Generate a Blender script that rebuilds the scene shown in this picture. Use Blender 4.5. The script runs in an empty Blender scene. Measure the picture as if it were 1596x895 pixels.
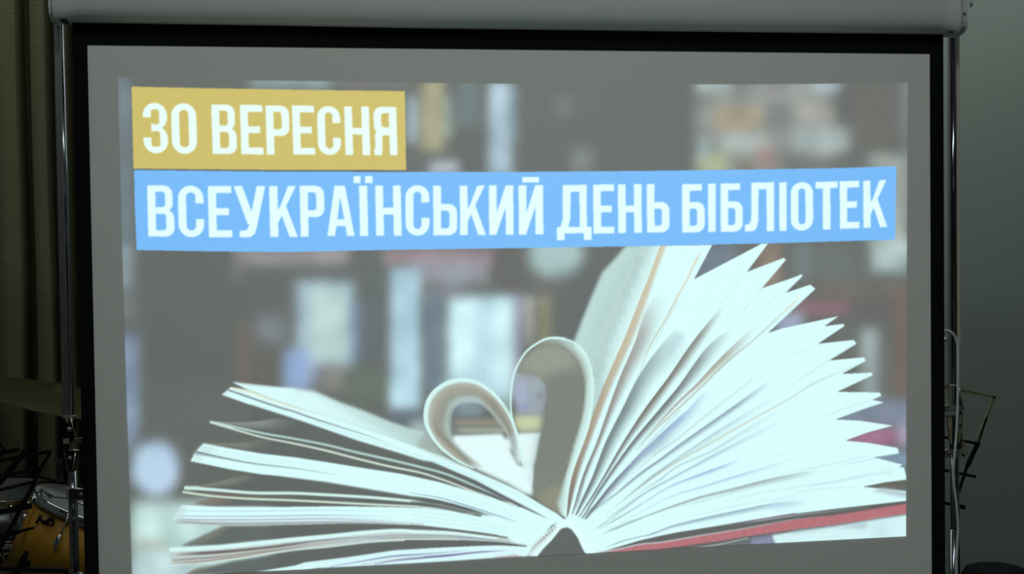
import bpy, bmesh, math, random
import numpy as np
from mathutils import Vector, Matrix

# ------------------------------------------------------------ camera, world, light
W, H = 1596, 895
DIST, PITCH, YAW, ROLL, CX, CZ, FPX = 3.0, -0.0290597, 0.1566128, -0.0130608, -0.5211253, 1.6002026, 2081.5687
sc = bpy.context.scene
C = sc.collection
_right0 = Vector((math.cos(YAW), -math.sin(YAW), 0))
FWD = Vector((math.sin(YAW) * math.cos(PITCH), math.cos(YAW) * math.cos(PITCH), math.sin(PITCH)))
_up0 = _right0.cross(FWD)
RIGHT = _right0 * math.cos(ROLL) + _up0 * math.sin(ROLL)
UP = _up0 * math.cos(ROLL) - _right0 * math.sin(ROLL)
EYE = Vector((CX, -DIST, CZ))
cam_d = bpy.data.cameras.new('camera'); cam = bpy.data.objects.new('camera', cam_d); C.objects.link(cam)
cam_d.sensor_width = 36; cam_d.lens = FPX / W * 36
cam.matrix_world = Matrix(((RIGHT.x, UP.x, -FWD.x, EYE.x), (RIGHT.y, UP.y, -FWD.y, EYE.y), (RIGHT.z, UP.z, -FWD.z, EYE.z), (0, 0, 0, 1)))
cam_d.dof.use_dof = False
sc.camera = cam
sc.view_settings.view_transform = 'Standard'; sc.view_settings.look = 'None'
sc.view_settings.exposure = 0; sc.view_settings.gamma = 1; sc.view_settings.use_curve_mapping = False
wd = bpy.data.worlds.new('world'); sc.world = wd; wd.use_nodes = True
wd.node_tree.nodes['Background'].inputs[0].default_value = (.75, .9, .85, 1)
wd.node_tree.nodes['Background'].inputs[1].default_value = .004

def area_light(name, loc, size, power, col, rot=(0, 0, 0)):
    l = bpy.data.lights.new(name, 'AREA'); l.shape = 'RECTANGLE'; l.size, l.size_y = size; l.energy = power; l.color = col
    o = bpy.data.objects.new(name, l); o.location = loc; o.rotation_euler = rot; C.objects.link(o); return o
# ceiling panel in front of the screen, a row of tubes close to the back wall, faint light from the hall,
# and the projector's beam (its lamp sits inside the projector built further down)
PW_FRONT, PW_TUBES, PW_HALL, PW_BEAM = 15.5, 17.5, 2, 33
area_light('ceiling_panel_over_screen', (-.2, -1.6, 3.3), (2.6, .3), PW_FRONT, (.93, 1, .95))
area_light('tube_row_at_back_wall', (0.2, .60, 3.12), (5.2, .22), PW_TUBES, (.90, 1, .93), (math.radians(8), 0, 0))
area_light('hall_ceiling_light', (-0.6, -4.6, 3.3), (3.2, 1.2), PW_HALL, (.97, 1, .93), (math.radians(38), 0, 0))
PROJ = Vector((.42, -3.3, 1.02))
bl = bpy.data.lights.new('projector_lamp', 'SPOT'); bl.energy = PW_BEAM; bl.spot_size = math.radians(60); bl.spot_blend = 0; bl.shadow_soft_size = .0005; bl.color = (.96, 1, .97)
bo = bpy.data.objects.new('projector_lamp', bl); bo.location = PROJ; bo.rotation_euler = (Vector((0, 0, 1.35)) - PROJ).to_track_quat('-Z', 'Y').to_euler(); C.objects.link(bo)
# ------------------------------------------------------------ helpers
def px(u, v, y=0.0):
    """point of the vertical plane at depth y that the photograph shows at (u, v)"""
    d = RIGHT * (u - W / 2) - UP * (v - H / 2) + FWD * FPX
    return EYE + d * ((y - EYE.y) / d.y)

class MB:
    def __init__(s): s.v, s.f, s.sm = [], [], []
    def add(s, vs, fs, smooth=False):
        n = len(s.v); s.v += [tuple(v) for v in vs]; s.f += [tuple(i + n for i in f) for f in fs]; s.sm += [smooth] * len(fs); return s
    def box(s, lo, hi):
        x0, y0, z0 = lo; x1, y1, z1 = hi
        return s.add([(x0,y0,z0),(x1,y0,z0),(x1,y1,z0),(x0,y1,z0),(x0,y0,z1),(x1,y0,z1),(x1,y1,z1),(x0,y1,z1)],
                     [(0,3,2,1),(4,5,6,7),(0,1,5,4),(1,2,6,5),(2,3,7,6),(3,0,4,7)])
    def prism(s, pts, y0, y1, smooth=False):
        """outline of (x, z) points extruded from depth y0 (front) to y1"""
        n = len(pts); v = [(x, y0, z) for x, z in pts] + [(x, y1, z) for x, z in pts]
        a = sum(pts[i][0] * pts[(i + 1) % n][1] - pts[(i + 1) % n][0] * pts[i][1] for i in range(n))
        f = [tuple(range(n)), tuple(range(2 * n - 1, n - 1, -1))] + [(i, i + n, (i + 1) % n + n, (i + 1) % n) for i in range(n)]
        if a < 0: f = [q[::-1] for q in f]
        return s.add(v, f, smooth)
    def bar(s, a, b, w, t, nrm=(0, 1, 0)):
        """flat bar from a to b, w wide across, t thick along nrm"""
        a, b = Vector(a), Vector(b); d = (b - a).normalized(); n = Vector(nrm); n = (n - d * n.dot(d)).normalized(); u = d.cross(n)
        vs = [p + u * (i * w / 2) + n * (j * t / 2) for p in (a, b) for i, j in ((-1,-1),(1,-1),(1,1),(-1,1))]
        return s.add(vs, [(0,3,2,1),(4,5,6,7),(0,1,5,4),(1,2,6,5),(2,3,7,6),(3,0,4,7)])
    def tube(s, pts, r, n=14, caps=True):
        P = [Vector(p) for p in pts]; R_ = r if hasattr(r, '__len__') else [r] * len(P); ref = Vector((0.13, .97, .21)); vs, fs = [], []
        for i, p in enumerate(P):
            d = (P[min(i + 1, len(P) - 1)] - P[max(i - 1, 0)]).normalized(); u = d.cross(ref).normalized(); w = d.cross(u)
            vs += [p + (u * math.cos(2 * math.pi * k / n) + w * math.sin(2 * math.pi * k / n)) * R_[i] for k in range(n)]
        for i in range(len(P) - 1):
            fs += [(i*n+k, i*n+(k+1)%n, (i+1)*n+(k+1)%n, (i+1)*n+k) for k in range(n)]
        if caps: fs += [tuple(range(n))[::-1], tuple(range((len(P)-1)*n, len(P)*n))]
        return s.add(vs, fs, True)
    def lathe(s, prof, M=Matrix.Identity(4), n=48, smooth=True):
        """profile of (r, z) turned about the local z axis, then moved by M"""
        vs, fs, m = [], [], len(prof)
        for k in range(n):
            a = 2 * math.pi * k / n
            vs += [M @ Vector((r * math.cos(a), r * math.sin(a), z)) for r, z in prof]
        for k in range(n):
            q = (k + 1) % n
            fs += [(k*m+i, q*m+i, q*m+i+1, k*m+i+1) for i in range(m - 1)]
        return s.add(vs, fs, smooth)
    def build(s, name, mat, parent=None, label=None, bevel=0):
        me = bpy.data.meshes.new(name); me.from_pydata(s.v, [], s.f); me.polygons.foreach_set('use_smooth', s.sm); me.materials.append(mat); me.update()
        o = bpy.data.objects.new(name, me); C.objects.link(o)
        if parent:
            o.parent = parent; o.matrix_parent_inverse = parent.matrix_world.inverted()
        if label: o['label'] = label
        if bevel:
            b = o.modifiers.new('bevel', 'BEVEL'); b.width = bevel; b.segments = 2; b.limit_method = 'ANGLE'; b.angle_limit = math.radians(40)
        return o
def tag(o, label, cat, group=None):
    o['label'] = label; o['category'] = cat
    if group: o['group'] = group
    return o
def thing(name, loc, label, cat, group=None):
    o = bpy.data.objects.new(name, None); o.empty_display_size = .1; o.location = loc; C.objects.link(o)
    bpy.context.view_layer.update(); return tag(o, label, cat, group)
def structure(o): o['kind'] = 'structure'; return o

def mat(name, col, rough=.6, metal=0.0, spec=.5, noise=None, bump=None, coat=0.0):
    """noise = (scale xyz, strength, second colour); bump = (scale xyz, strength)"""
    m = bpy.data.materials.new(name); m.use_nodes = True; nt = m.node_tree; b = nt.nodes['Principled BSDF']
    b.inputs['Base Color'].default_value = (*col, 1); b.inputs['Roughness'].default_value = rough; b.inputs['Metallic'].default_value = metal
    b.inputs['Specular IOR Level'].default_value = spec; b.inputs['Coat Weight'].default_value = coat
    tc = nt.nodes.new('ShaderNodeTexCoord')
    def nz(scale, detail=4):
        mp = nt.nodes.new('ShaderNodeMapping'); mp.inputs['Scale'].default_value = scale; nt.links.new(tc.outputs['Object'], mp.inputs[0])
        t = nt.nodes.new('ShaderNodeTexNoise'); t.inputs['Scale'].default_value = 1; t.inputs['Detail'].default_value = detail
        nt.links.new(mp.outputs[0], t.inputs['Vector']); return t
    if noise:
        t = nz(noise[0]); r = nt.nodes.new('ShaderNodeValToRGB'); r.color_ramp.elements[0].position = .35; r.color_ramp.elements[1].position = .65
        r.color_ramp.elements[0].color = (*col, 1); r.color_ramp.elements[1].color = (*[a * (1 - noise[1]) + c * noise[1] for a, c in zip(col, noise[2])], 1)
        nt.links.new(t.outputs['Fac'], r.inputs[0]); nt.links.new(r.outputs[0], b.inputs['Base Color'])
    if bump:
        t = nz(bump[0], 2); bp = nt.nodes.new('ShaderNodeBump'); bp.inputs['Strength'].default_value = bump[1]; bp.inputs['Distance'].default_value = .002
        nt.links.new(t.outputs['Fac'], bp.inputs['Height']); nt.links.new(bp.outputs[0], b.inputs['Normal'])
    return m
M_wall = mat('painted wall', (.36, .42, .39), .85, noise=((1.3, 1.3, .8), .25, (.30, .34, .32)), bump=((90, 90, 90), .15))
M_ceil = mat('ceiling paint', (.5, .52, .5), .9); M_floor = mat('dark floor', (.08, .07, .06), .6, noise=((3, 30, 3), .5, (.12, .09, .06)))
M_trim = mat('skirting', (.2, .2, .19), .6)
M_curt = mat('olive curtain cloth', (.135, .13, .075), .95, spec=.2, noise=((8, 8, 260), .35, (.18, .17, .105)), bump=((14, 14, 420), .6))
M_fab = mat('projection cloth', (.74, .77, .74), .95, spec=.1)
M_black = mat('black masking cloth', (.006, .007, .009), .9, spec=.12)
M_case = mat('grey painted steel', (.80, .87, .86), .5, spec=.4)
M_cap = mat('grey plastic end cap', (.80, .87, .85), .5)
M_dark = mat('black gap', (.01, .01, .012), .6)
M_chrome = mat('dark chrome tube', (.30, .31, .36), .16, 1)
M_satin = mat('satin aluminium strip', (.42, .42, .43), .42, 1, noise=((30, 30, 2), .3, (.3, .3, .32)))
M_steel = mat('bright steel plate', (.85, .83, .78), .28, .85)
M_blk = mat('black enamelled steel', (.008, .008, .009), .45, spec=.3)
M_brass = mat('worn brass paint', (.52, .47, .28), .5, .1, noise=((60, 60, 60), .6, (.20, .18, .11)))
M_plate = mat('dull zinc plate', (.36, .36, .32), .4, .35)
M_beige = mat('pale beige edge with painted light', (.85, .79, .68), .45)  # brightness of the lit pole strip is put into this base colour
M_cymbal = mat('dull bronze', (.042, .034, .007), .65, .35, noise=((6, 6, 60), .5, (.04, .032, .008)))
M_wood = mat('amber lacquered maple', (.42, .225, .018), .45, spec=.25, noise=((3, 3, 14), .5, (.30, .135, .012)))
M_wood2 = mat('dark amber lacquered maple', (.30, .14, .015), .45, spec=.25, noise=((3, 3, 14), .5, (.18, .06, .01)))
M_head = mat('milky drum head', (.26, .28, .27), .6)
M_shell = mat('grey metal shell', (.20, .22, .22), .35, .7)
M_hw = mat('polished drum hardware', (.75, .75, .78), .12, 1)
M_cable = mat('light grey cable sheath', (.82, .88, .88), .5)
M_vinyl = mat('black vinyl', (.005, .007, .006), .8, spec=.15)

# ------------------------------------------------------------ the room
YB = 1.25
def slab(name, lo, hi, m): return structure(MB().box(lo, hi).build(name, m))
slab('floor', (-4.2, -7.2, -.1), (4.2, YB + .1, 0), M_floor)
slab('ceiling', (-4.2, -7.2, 3.4), (4.2, YB + .1, 3.5), M_ceil)
slab('wall_back', (-4.2, YB, 0), (4.2, YB + .1, 3.4), M_wall)
slab('wall_left', (-4.2, -7.1, 0), (-4.1, YB, 3.4), M_wall)
slab('wall_right', (4.1, -7.1, 0), (4.2, YB, 3.4), M_wall)
slab('wall_front', (-4.1, -7.2, 0), (4.1, -7.1, 3.4), M_wall)
slab('baseboard_back', (-4.1, YB - .015, 0), (4.1, YB, .09), M_trim)

# olive curtain on the left: deep folds in plan, hanging from above the frame to the floor
ct = thing('curtain', (-1.9, 1.08, 0), 'olive green floor-length curtain hanging in deep folds left of the screen', 'curtain')
DPX = 1.0
def fold(u):
    """depth of the cloth for a photo column at mid height: sharp valleys between broad rounded folds"""
    v = [-260, -215, -165, -110, -58, -18, 40, 86, 118, 150, 196, 246, 300, 352]
    i = max(k for k in range(len(v)) if v[k] <= u) if u >= v[0] else 0
    i = min(i, len(v) - 2); t = (u - v[i]) / (v[i + 1] - v[i])
    e = min(max(u - v[i], 0), max(v[i + 1] - u, 0)) * DPX
    return .72 * min(max((e - 5) / 7, 0), 1) ** .6 + .28 * math.sin(math.pi * min(max(t, 0), 1))
nu, nz_ = 900, 26
cb = MB(); vs = []
for j in range(nz_ + 1):
    z = .03 + 3.17 * j / nz_
    for i in range(nu + 1):
        u = -255 + 600 * i / nu
        x = px(u, 447, 1.05).x; sway = .006 * math.sin(j * .55 + u * .03) * (1 - j / nz_)
        d = fold(u) * (.85 + .15 * math.sin(z * 1.7 + u * .02))
        vs.append((x + sway, 1.19 - .15 * d, z))
cb.add(vs, [(j*(nu+1)+i, j*(nu+1)+i+1, (j+1)*(nu+1)+i+1, (j+1)*(nu+1)+i) for j in range(nz_) for i in range(nu)], True)
o = cb.build('cloth', M_curt, ct); so = o.modifiers.new('thickness', 'SOLIDIFY'); so.thickness = .002
MB().tube([(px(-275, 447, 1.08).x, 1.08, 3.22), (px(365, 447, 1.08).x, 1.08, 3.22)], .014).build('curtain_rail', M_satin, ct)
for u in (-270, 350): MB().box((px(u, 447, 1.08).x, 1.06, 3.22), (px(u + 8, 447, 1.08).x, 1.10, 3.40)).build('rail_bracket', M_satin, ct)

# ------------------------------------------------------------ the projection screen
HW, ZT = .9675, 2.05                                   # half width and top edge of the white cloth
BL, BR = px(113, 30).x, px(1470, 50).x                 # outer edges of the black border
ZC = px(800, 39, -.0).z                                # where the cloth leaves the case
scr = thing('projection_screen', (0, 0, .45), 'white roll-down projection screen with black border and grey case, showing a library-day slide', 'screen')
ZBm = .62
MB().box((-HW, .001, ZBm), (HW, .003, ZT)).build('screen_cloth', M_fab, scr, 'off-white screen cloth')
for nm, lo, hi in (('border', (BL, -.0005, ZT), (BR, .004, ZC + .05)), ('border', (BL, -.0005, ZBm - .05), (-HW, .004, ZT)), ('border', (HW, -.0005, ZBm - .05), (BR, .004, ZT)), ('border', (-HW, -.0005, ZBm - .05), (HW, .004, ZBm))):
    MB().box(lo, hi).build(nm, M_black, scr, 'black cloth border')
MB().tube([(BL - .01, .002, ZBm - .06), (BR + .01, .002, ZBm - .06)], .014).build('weight_bar', M_blk, scr)
# case: a rounded profile run along x, its underside curving in above the cloth
prof = [(-.020, 0), (-.034, .004), (-.045, .012), (-.051, .024), (-.053, .040), (-.053, .085), (-.046, .102), (-.030, .110), (.03, .110), (.044, .100), (.048, .085), (.048, .012), (.04, .003), (.02, 0)]
def case_run(xa, xb, za, zb, grow=0.0, n=24):
    vs, fs, m = [], [], len(prof)
    for i in range(n + 1):
        t = i / n; x = xa + (xb - xa) * t; z = za + (zb - za) * t
        vs += [(x, q * (1 + grow), z + (h - .055) * (1 + grow) + .055) for q, h in prof]
    for i in range(n): fs += [(i*m+k, i*m+(k+1)%m, (i+1)*m+(k+1)%m, (i+1)*m+k) for k in range(m)]
    fs += [tuple(range(m)), tuple(range(n*m, (n+1)*m))[::-1]]
    return vs, fs
def zc(u, v): return px(u, v, -.045)
cl, cm, cr = zc(82, 28.5), zc(800, 40), zc(1496, 47.5)
n = 40; vs, fs, m = [], [], len(prof)
for i in range(n + 1):
    t = i / n; x = cl.x + (cr.x - cl.x) * t
    u = 82 + (1496 - 82) * t; v = float(np.interp(u, [82, 113, 400, 600, 1000, 1496], [27.5, 28.3, 32.8, 36.8, 42, 47.6]))
    z = px(u, v, -.036).z
    vs += [(x, q, z + h - .004) for q, h in prof]
for i in range(n): fs += [(i*m+k, i*m+(k+1)%m, (i+1)*m+(k+1)%m, (i+1)*m+k) for k in range(m)]
fs += [tuple(range(m)), tuple(range(n*m, (n+1)*m))[::-1]]
cs = MB().add(vs, fs).build('case', M_case, scr, 'long grey metal roller case')
cs.data.polygons.foreach_set('use_smooth', [len(p.vertices) == 4 for p in cs.data.polygons])
zr, zl = px(1500, 47.3, -.036).z - .004, px(80, 27.3, -.036).z - .004
xr = px(1510, 30, -.05).x
MB().add(*case_run(cr.x + .0012, xr - .0015, zr, zr, .02, 3)).build('end_cap', M_cap, scr, 'pale grey right end cap of the case', bevel=.003)
MB().add(*case_run(px(76, 20, -.05).x, cl.x - .0012, zl, zl, .02, 3)).build('end_cap', M_cap, scr, 'pale grey left end cap of the case', bevel=.003)
MB().add(*case_run(cr.x - .001, cr.x + .002, zr, zr, -.02, 1)).build('seam', M_dark, scr, 'dark seam between case and end cap')
a = px(1503.3, 21.5, -.0565)
MB().bar(a + Vector((-.0022, 0, .0012)), a + Vector((0, 0, -.0018)), .0016, .0016).bar(a + Vector((0, 0, -.0018)), a + Vector((.0026, 0, .0034)), .0016, .0016).bar(a + Vector((0, 0, -.0018)), a + Vector((.0022, 0, -.0012)), .0016, .0016).build('arrow_mark', M_dark, scr, 'small dark embossed arrow on the end cap')
k = px(1510, 4, -.045); MB().tube([k + Vector((-.006, .0, 0)), k + Vector((.006, .0, 0))], .011, 20).build('side_boss', M_cap, scr, 'round boss on the side of the right end cap', bevel=.001)
for (u0, u1, v) in ((94, 106, 30.6), (1475, 1484, 49.2)):
    p0, p1 = px(u0, v, -.02), px(u1, v, -.02)
    MB().box((p0.x, -.03, p0.z - .003), (p1.x, .02, p0.z + .006)).build('foot', M_dark, scr, bevel=.001)
# ---------------------------------------------------------------- the projected slide
# The slide's colours are worked out on a fine raster in the slide's own plane (units: slide cells),
# and become point colours of the flat slide meshes.
SX0, SY0, SX1, SY1, SS = 178, 114, 1422, 902, 2
CW, CH = (SX1 - SX0) * SS, (SY1 - SY0) * SS
cv = np.zeros((CH, CW, 3), np.float32)
ids = np.zeros((CH, CW), np.uint8)           # 0 backdrop, 1 yellow, 2 blue, 3 letters, 4 book

def sm(t):
    t = np.clip(t, 0, 1); return t * t * (3 - 2 * t)
GY, GX = np.mgrid[0:CH, 0:CW].astype(np.float32)
GX = SX0 + (GX + .5) / SS; GY = SY0 + (GY + .5) / SS

def win(x0, y0, x1, y1):
    a = max(0, int((x0 - SX0) * SS)); b = min(CW, int((x1 - SX0) * SS) + 1)
    c = max(0, int((y0 - SY0) * SS)); d = min(CH, int((y1 - SY0) * SS) + 1)
    return (slice(c, max(c, d)), slice(a, max(a, b)))

def over(w, al, col):
    al = al[..., None]
    cv[w] = cv[w] * (1 - al) + np.asarray(col, np.float32) * al

def box(x0, y0, x1, y1, col, a=1.0, s=10, sy=None):
    sy = sy or s
    w = win(x0 - s, y0 - sy, x1 + s, y1 + sy)
    X, Y = GX[w], GY[w]
    m = sm((X - x0 + s) / (2 * s)) * sm((x1 + s - X) / (2 * s)) * sm((Y - y0 + sy) / (2 * sy)) * sm((y1 + sy - Y) / (2 * sy))
    over(w, m * a, col)

def blob(x, y, rx, ry, col, a=1.0, p=.5):
    w = win(x - rx, y - ry, x + rx, y + ry)
    r = np.sqrt(((GX[w] - x) / rx) ** 2 + ((GY[w] - y) / ry) ** 2)
    over(w, sm((1 - r) / p) * a, col)

def blur(m, r):
    if r <= 0: return m
    n = int(r * 3) + 1
    k = np.exp(-.5 * (np.arange(-n, n + 1) / r) ** 2); k /= k.sum()
    for ax in (0, 1):
        p = [(0, 0)] * m.ndim; p[ax] = (n, n)
        q = np.pad(m, p, mode='edge'); o = np.zeros_like(m)
        L = m.shape[ax]
        for i, kk in enumerate(k):
            sl = [slice(None)] * m.ndim; sl[ax] = slice(i, i + L)
            o += kk * q[tuple(sl)]
        m = o
    return m

def pmask(pts, pad=0):
    P = np.asarray(pts, np.float32)
    w = win(P[:, 0].min() - pad, P[:, 1].min() - pad, P[:, 0].max() + pad, P[:, 1].max() + pad)
    X, Y = GX[w], GY[w]
    m = np.zeros(X.shape, bool)
    for (ax, ay), (bx, by) in zip(P, np.roll(P, -1, 0)):
        if ay == by: continue
        c = (ay > Y) != (by > Y)
        m ^= c & (X < (bx - ax) * (Y - ay) / (by - ay) + ax)
    return w, m

def fill(pts, col, a=1.0, soft=0, idn=None, clip=None):
    w, m = pmask(pts, soft * 3 + 2)
    f = blur(m.astype(np.float32), soft * SS)
    if clip is not None: f = f * clip[w]
    over(w, f * a, col)
    if idn is not None: ids[w][f > .5] = idn

def spl(pts, n):
    P = [pts[0]]
    for q in pts[1:-1]:
        if math.dist(q, P[-1]) > 7: P.append(q)
    if len(P) > 1 and math.dist(P[-1], pts[-1]) < 7: P.pop()
    P = np.asarray(P + [pts[-1]], float)
    if len(P) == 2:
        t = np.linspace(0, 1, n)[:, None]; return P[0] * (1 - t) + P[1] * t
    d = np.r_[0, np.cumsum(np.hypot(*np.diff(P, axis=0).T) + 1e-6)]
    m = np.gradient(P, d, axis=0)
    s = np.linspace(0, d[-1], n); i = np.clip(np.searchsorted(d, s) - 1, 0, len(P) - 2)
    h = (d[i + 1] - d[i])[:, None]; t = ((s - d[i])[:, None]) / h
    return ((2*t**3 - 3*t**2 + 1) * P[i] + (t**3 - 2*t**2 + t) * h * m[i] + (-2*t**3 + 3*t**2) * P[i+1] + (t**3 - t**2) * h * m[i+1])

def ruled(A, B, stops, env=((0, 1), (1, 1)), cols=None, clip=None, idn=None):
    """strip between curves A and B; stops=(u, colour, alpha) across, env=(t, alpha) along, cols=(t, colour) overrides"""
    LA = np.hypot(*np.diff(np.asarray(A, float), axis=0).T).sum(); LB = np.hypot(*np.diff(np.asarray(B, float), axis=0).T).sum()
    n = int(max(LA, LB) * SS * 2.4) + 8
    a, b = spl(A, n), spl(B, n)
    k = int(np.hypot(*(a - b).T).max() * SS * 2.4) + 4
    u = np.linspace(0, 1, k)[None, :, None]
    P = a[:, None, :] * (1 - u) + b[:, None, :] * u
    uu = np.linspace(0, 1, k); su = [s[0] for s in stops]
    col = np.stack([np.interp(uu, su, [s[1][c] for s in stops]) for c in range(3)], -1)
    al = np.interp(uu, su, [s[2] for s in stops])
    tt = np.linspace(0, 1, n); e = np.interp(tt, [q[0] for q in env], [q[1] for q in env])
    C = np.broadcast_to(col[None], (n, k, 3))
    if cols is not None:
        C = np.broadcast_to(np.stack([np.interp(tt, [q[0] for q in cols], [q[1][c] for q in cols]) for c in range(3)], -1)[:, None], (n, k, 3))
    AL = al[None] * e[:, None]
    ix = ((P[..., 0] - SX0) * SS).astype(int).ravel(); iy = ((P[..., 1] - SY0) * SS).astype(int).ravel()
    ok = (ix >= 0) & (ix < CW) & (iy >= 0) & (iy < CH)
    if not ok.any(): return
    x0, x1, y0, y1 = ix[ok].min(), ix[ok].max() + 1, iy[ok].min(), iy[ok].max() + 1
    W, H = x1 - x0, y1 - y0
    f = (iy[ok] - y0) * W + ix[ok] - x0
    cnt = np.bincount(f, minlength=W * H); c1 = np.maximum(cnt, 1)
    acc = np.stack([np.bincount(f, C[..., c].ravel()[ok], W * H) / c1 for c in range(3)], -1).reshape(H, W, 3)
    aa = (np.bincount(f, AL.ravel()[ok], W * H) / c1).reshape(H, W)
    w = (slice(y0, y1), slice(x0, x1))
    if clip is not None: aa = aa * clip[w]
    cv[w] = cv[w] * (1 - aa[..., None]) + acc * aa[..., None]
    if idn is not None: ids[w][aa > .5] = idn

def line(pts, wd, col, a=1.0, env=((0, 1), (1, 1)), idn=None, clip=None):
    """soft line: wd = width or list of widths along"""
    P = spl(pts, 60); T = np.gradient(P, axis=0); T /= np.hypot(*T.T)[:, None] + 1e-9
    N = np.stack([-T[:, 1], T[:, 0]], -1)
    W = np.interp(np.linspace(0, 1, 60), np.linspace(0, 1, len(wd)), wd) if hasattr(wd, '__len__') else np.full(60, wd)
    A, B = P - N * W[:, None] * .8, P + N * W[:, None] * .8
    ruled(A, B, [(0, col, 0), (.3, col, a), (.7, col, a), (1, col, 0)], env, clip=clip, idn=idn)

def Z(x0, y0, s):
    return lambda *p: [(x0 + p[i] / s, y0 + p[i + 1] / s) for i in range(0, len(p), 2)]
ZA, ZB, ZC, ZD, ZE = Z(860,380,4.07), Z(860,590,4.07), Z(1040,380,4.07), Z(1040,590,4.07), Z(1220,400,4.07)
ZF, ZG, ZH, ZI, ZJ = Z(1220,610,3.73), Z(800,740,5.775), Z(1000,740,5.775), Z(640,510,4.07), Z(780,510,4.07)
ZK, ZL, ZM, ZN, ZO, ZP = Z(240,590,5.968), Z(440,590,5.968), Z(240,740,5.773), Z(440,740,5.773), Z(640,640,5.968), Z(640,760,6.632)

DK = (98, 105, 102); WH = (216, 255, 255); WH2 = (205, 247, 248)
cv[:] = (104, 108, 103)
# ---- out-of-focus bookshelves
for b in [
    (183,118,206,400,(122,142,152),.9,9), (183,200,204,262,(108,118,122),.6,10), (183,385,206,450,(146,168,182),.8,12),
    (183,450,210,500,(128,140,146),.6,16), (183,520,216,680,(124,148,182),.9,14), (183,600,212,700,(140,162,196),.6,14),
    (228,392,400,600,(98,104,99),.8,14),
    (392,118,515,136,(156,188,192),.95,14), (530,118,640,136,(136,128,126),.7,12),
    (633,150,652,225,(166,188,204),.9,10), (640,232,660,268,(118,118,114),.6,10), (656,120,692,235,(184,176,130),.95,11),
    (690,150,704,215,(166,190,172),.8,9), (712,118,745,200,(110,132,134),.8,10), (716,205,752,262,(98,98,98),.8,10),
    (762,125,798,275,(164,196,214),1,12), (668,252,716,275,(188,196,212),.9,9), (798,140,808,220,(120,150,178),.6,8),
    (820,118,1050,270,(105,107,102),.7,20), (862,150,892,180,(126,136,130),.7,14), (890,230,925,270,(134,144,140),.7,12),
    (960,118,1060,270,(98,106,104),.7,18),
    (1085,118,1300,275,(152,156,150),.85,16), (1086,118,1142,142,(172,190,194),.8,9), (1112,166,1188,202,(178,158,124),.9,12),
    (1122,208,1198,238,(170,182,174),.8,12), (1194,160,1228,198,(124,124,120),.8,10), (1240,160,1296,188,(170,162,148),.8,12),
    (1234,198,1326,238,(164,180,178),.95,14), (1268,118,1312,144,(170,190,202),.9,10), (1178,228,1208,265,(176,142,136),.85,10),
    (1088,238,1134,275,(184,190,140),.85,9), (1088,214,1106,250,(164,194,198),.8,9), (1222,244,1350,280,(112,116,110),.85,12),
    (1150,248,1172,275,(130,116,98),.7,8), (1322,118,1398,215,(114,112,106),.85,14), (1330,200,1396,240,(116,114,106),.6,18),
    (1404,118,1422,260,(138,146,138),.7,10), (1355,240,1420,392,(160,170,160),.9,16), (1196,118,1222,150,(136,130,126),.7,10),
    # below the banners
    (368,385,545,414,(160,150,150),.9,11), (360,400,385,440,(130,128,122),.6,14), (395,425,450,470,(98,106,104),.8,16),
    (372,500,392,610,(128,110,98),.8,14), (398,490,446,535,(126,132,142),.8,14), (400,545,436,620,(108,102,96),.7,14),
    (462,438,552,572,(158,192,212),1,14), (482,452,540,560,(190,218,206),.85,16), (548,470,562,560,(130,170,218),.7,9),
    (442,545,482,610,(134,166,222),1,13), (478,560,500,600,(158,178,220),.6,12), (502,568,535,610,(150,144,138),.8,12), (545,580,598,625,(104,124,104),.8,16),
    (566,400,600,560,(100,108,110),.8,12), (556,470,586,560,(102,114,128),.5,10),
    (598,386,768,412,(166,134,142),.9,10), (636,402,760,440,(164,160,178),.8,12), (608,418,656,640,(166,208,228),1,10), (612,520,650,630,(168,214,236),.6,12),
    (664,450,690,612,(110,132,152),.9,10), (664,448,720,462,(138,132,146),.8,9), (690,420,732,450,(140,150,164),.6,10),
    (698,462,802,625,(186,230,244),1,13), (704,470,736,580,(206,250,250),.8,10), (768,462,798,600,(200,244,250),.7,12), (744,470,762,620,(176,220,238),.6,9),
    (690,590,740,640,(156,196,212),.6,16), (802,455,812,610,(164,168,206),.9,8), (818,462,832,540,(180,178,166),.9,8), (840,462,858,540,(156,148,108),.9,9),
    (774,388,812,450,(104,98,96),.9,12), (866,420,930,540,(100,106,106),.95,14), (824,440,884,458,(116,110,106),.7,12),
    (606,640,668,668,(98,110,126),.9,10), (640,655,700,720,(176,206,206),.7,8), 
    # right of the book
    (1085,380,1150,440,(118,134,156),.9,12), (1148,380,1172,430,(116,120,118),.6,10), (1180,380,1218,450,(156,132,114),.9,12),
    (1232,380,1340,440,(112,120,116),.9,14), (1240,380,1262,440,(122,134,140),.6,9), (1356,375,1422,425,(170,196,194),.95,14),
    (1275,440,1420,462,(126,116,108),.9,14), (1240,468,1325,492,(156,106,118),.85,10), (1205,488,1252,520,(152,164,200),.9,9),
    (1335,455,1395,505,(110,106,102),.7,16), (1341,512,1370,640,(150,168,168),.95,13), (1396,450,1422,618,(132,104,96),.95,12), (1376,540,1392,620,(124,116,108),.6,8),
    (1300,500,1330,620,(112,116,112),.8,12),
    (1290,622,1422,664,(122,132,154),1,9), (1330,640,1422,662,(130,140,166),.6,9), (1325,668,1398,696,(182,106,142),.95,10), (1398,664,1422,694,(192,170,212),.95,9),
    (1360,704,1422,730,(126,154,184),.95,8), (1370,745,1422,768,(110,106,98),1,5),
    # table at the lower left
    (205,782,420,905,(186,222,218),1,14), (205,800,300,838,(204,242,232),.8,14), (205,844,262,856,(184,186,164),.8,8), (205,868,300,905,(186,214,222),.9,9),
    (262,720,290,760,(108,98,98),.6,10),
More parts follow.
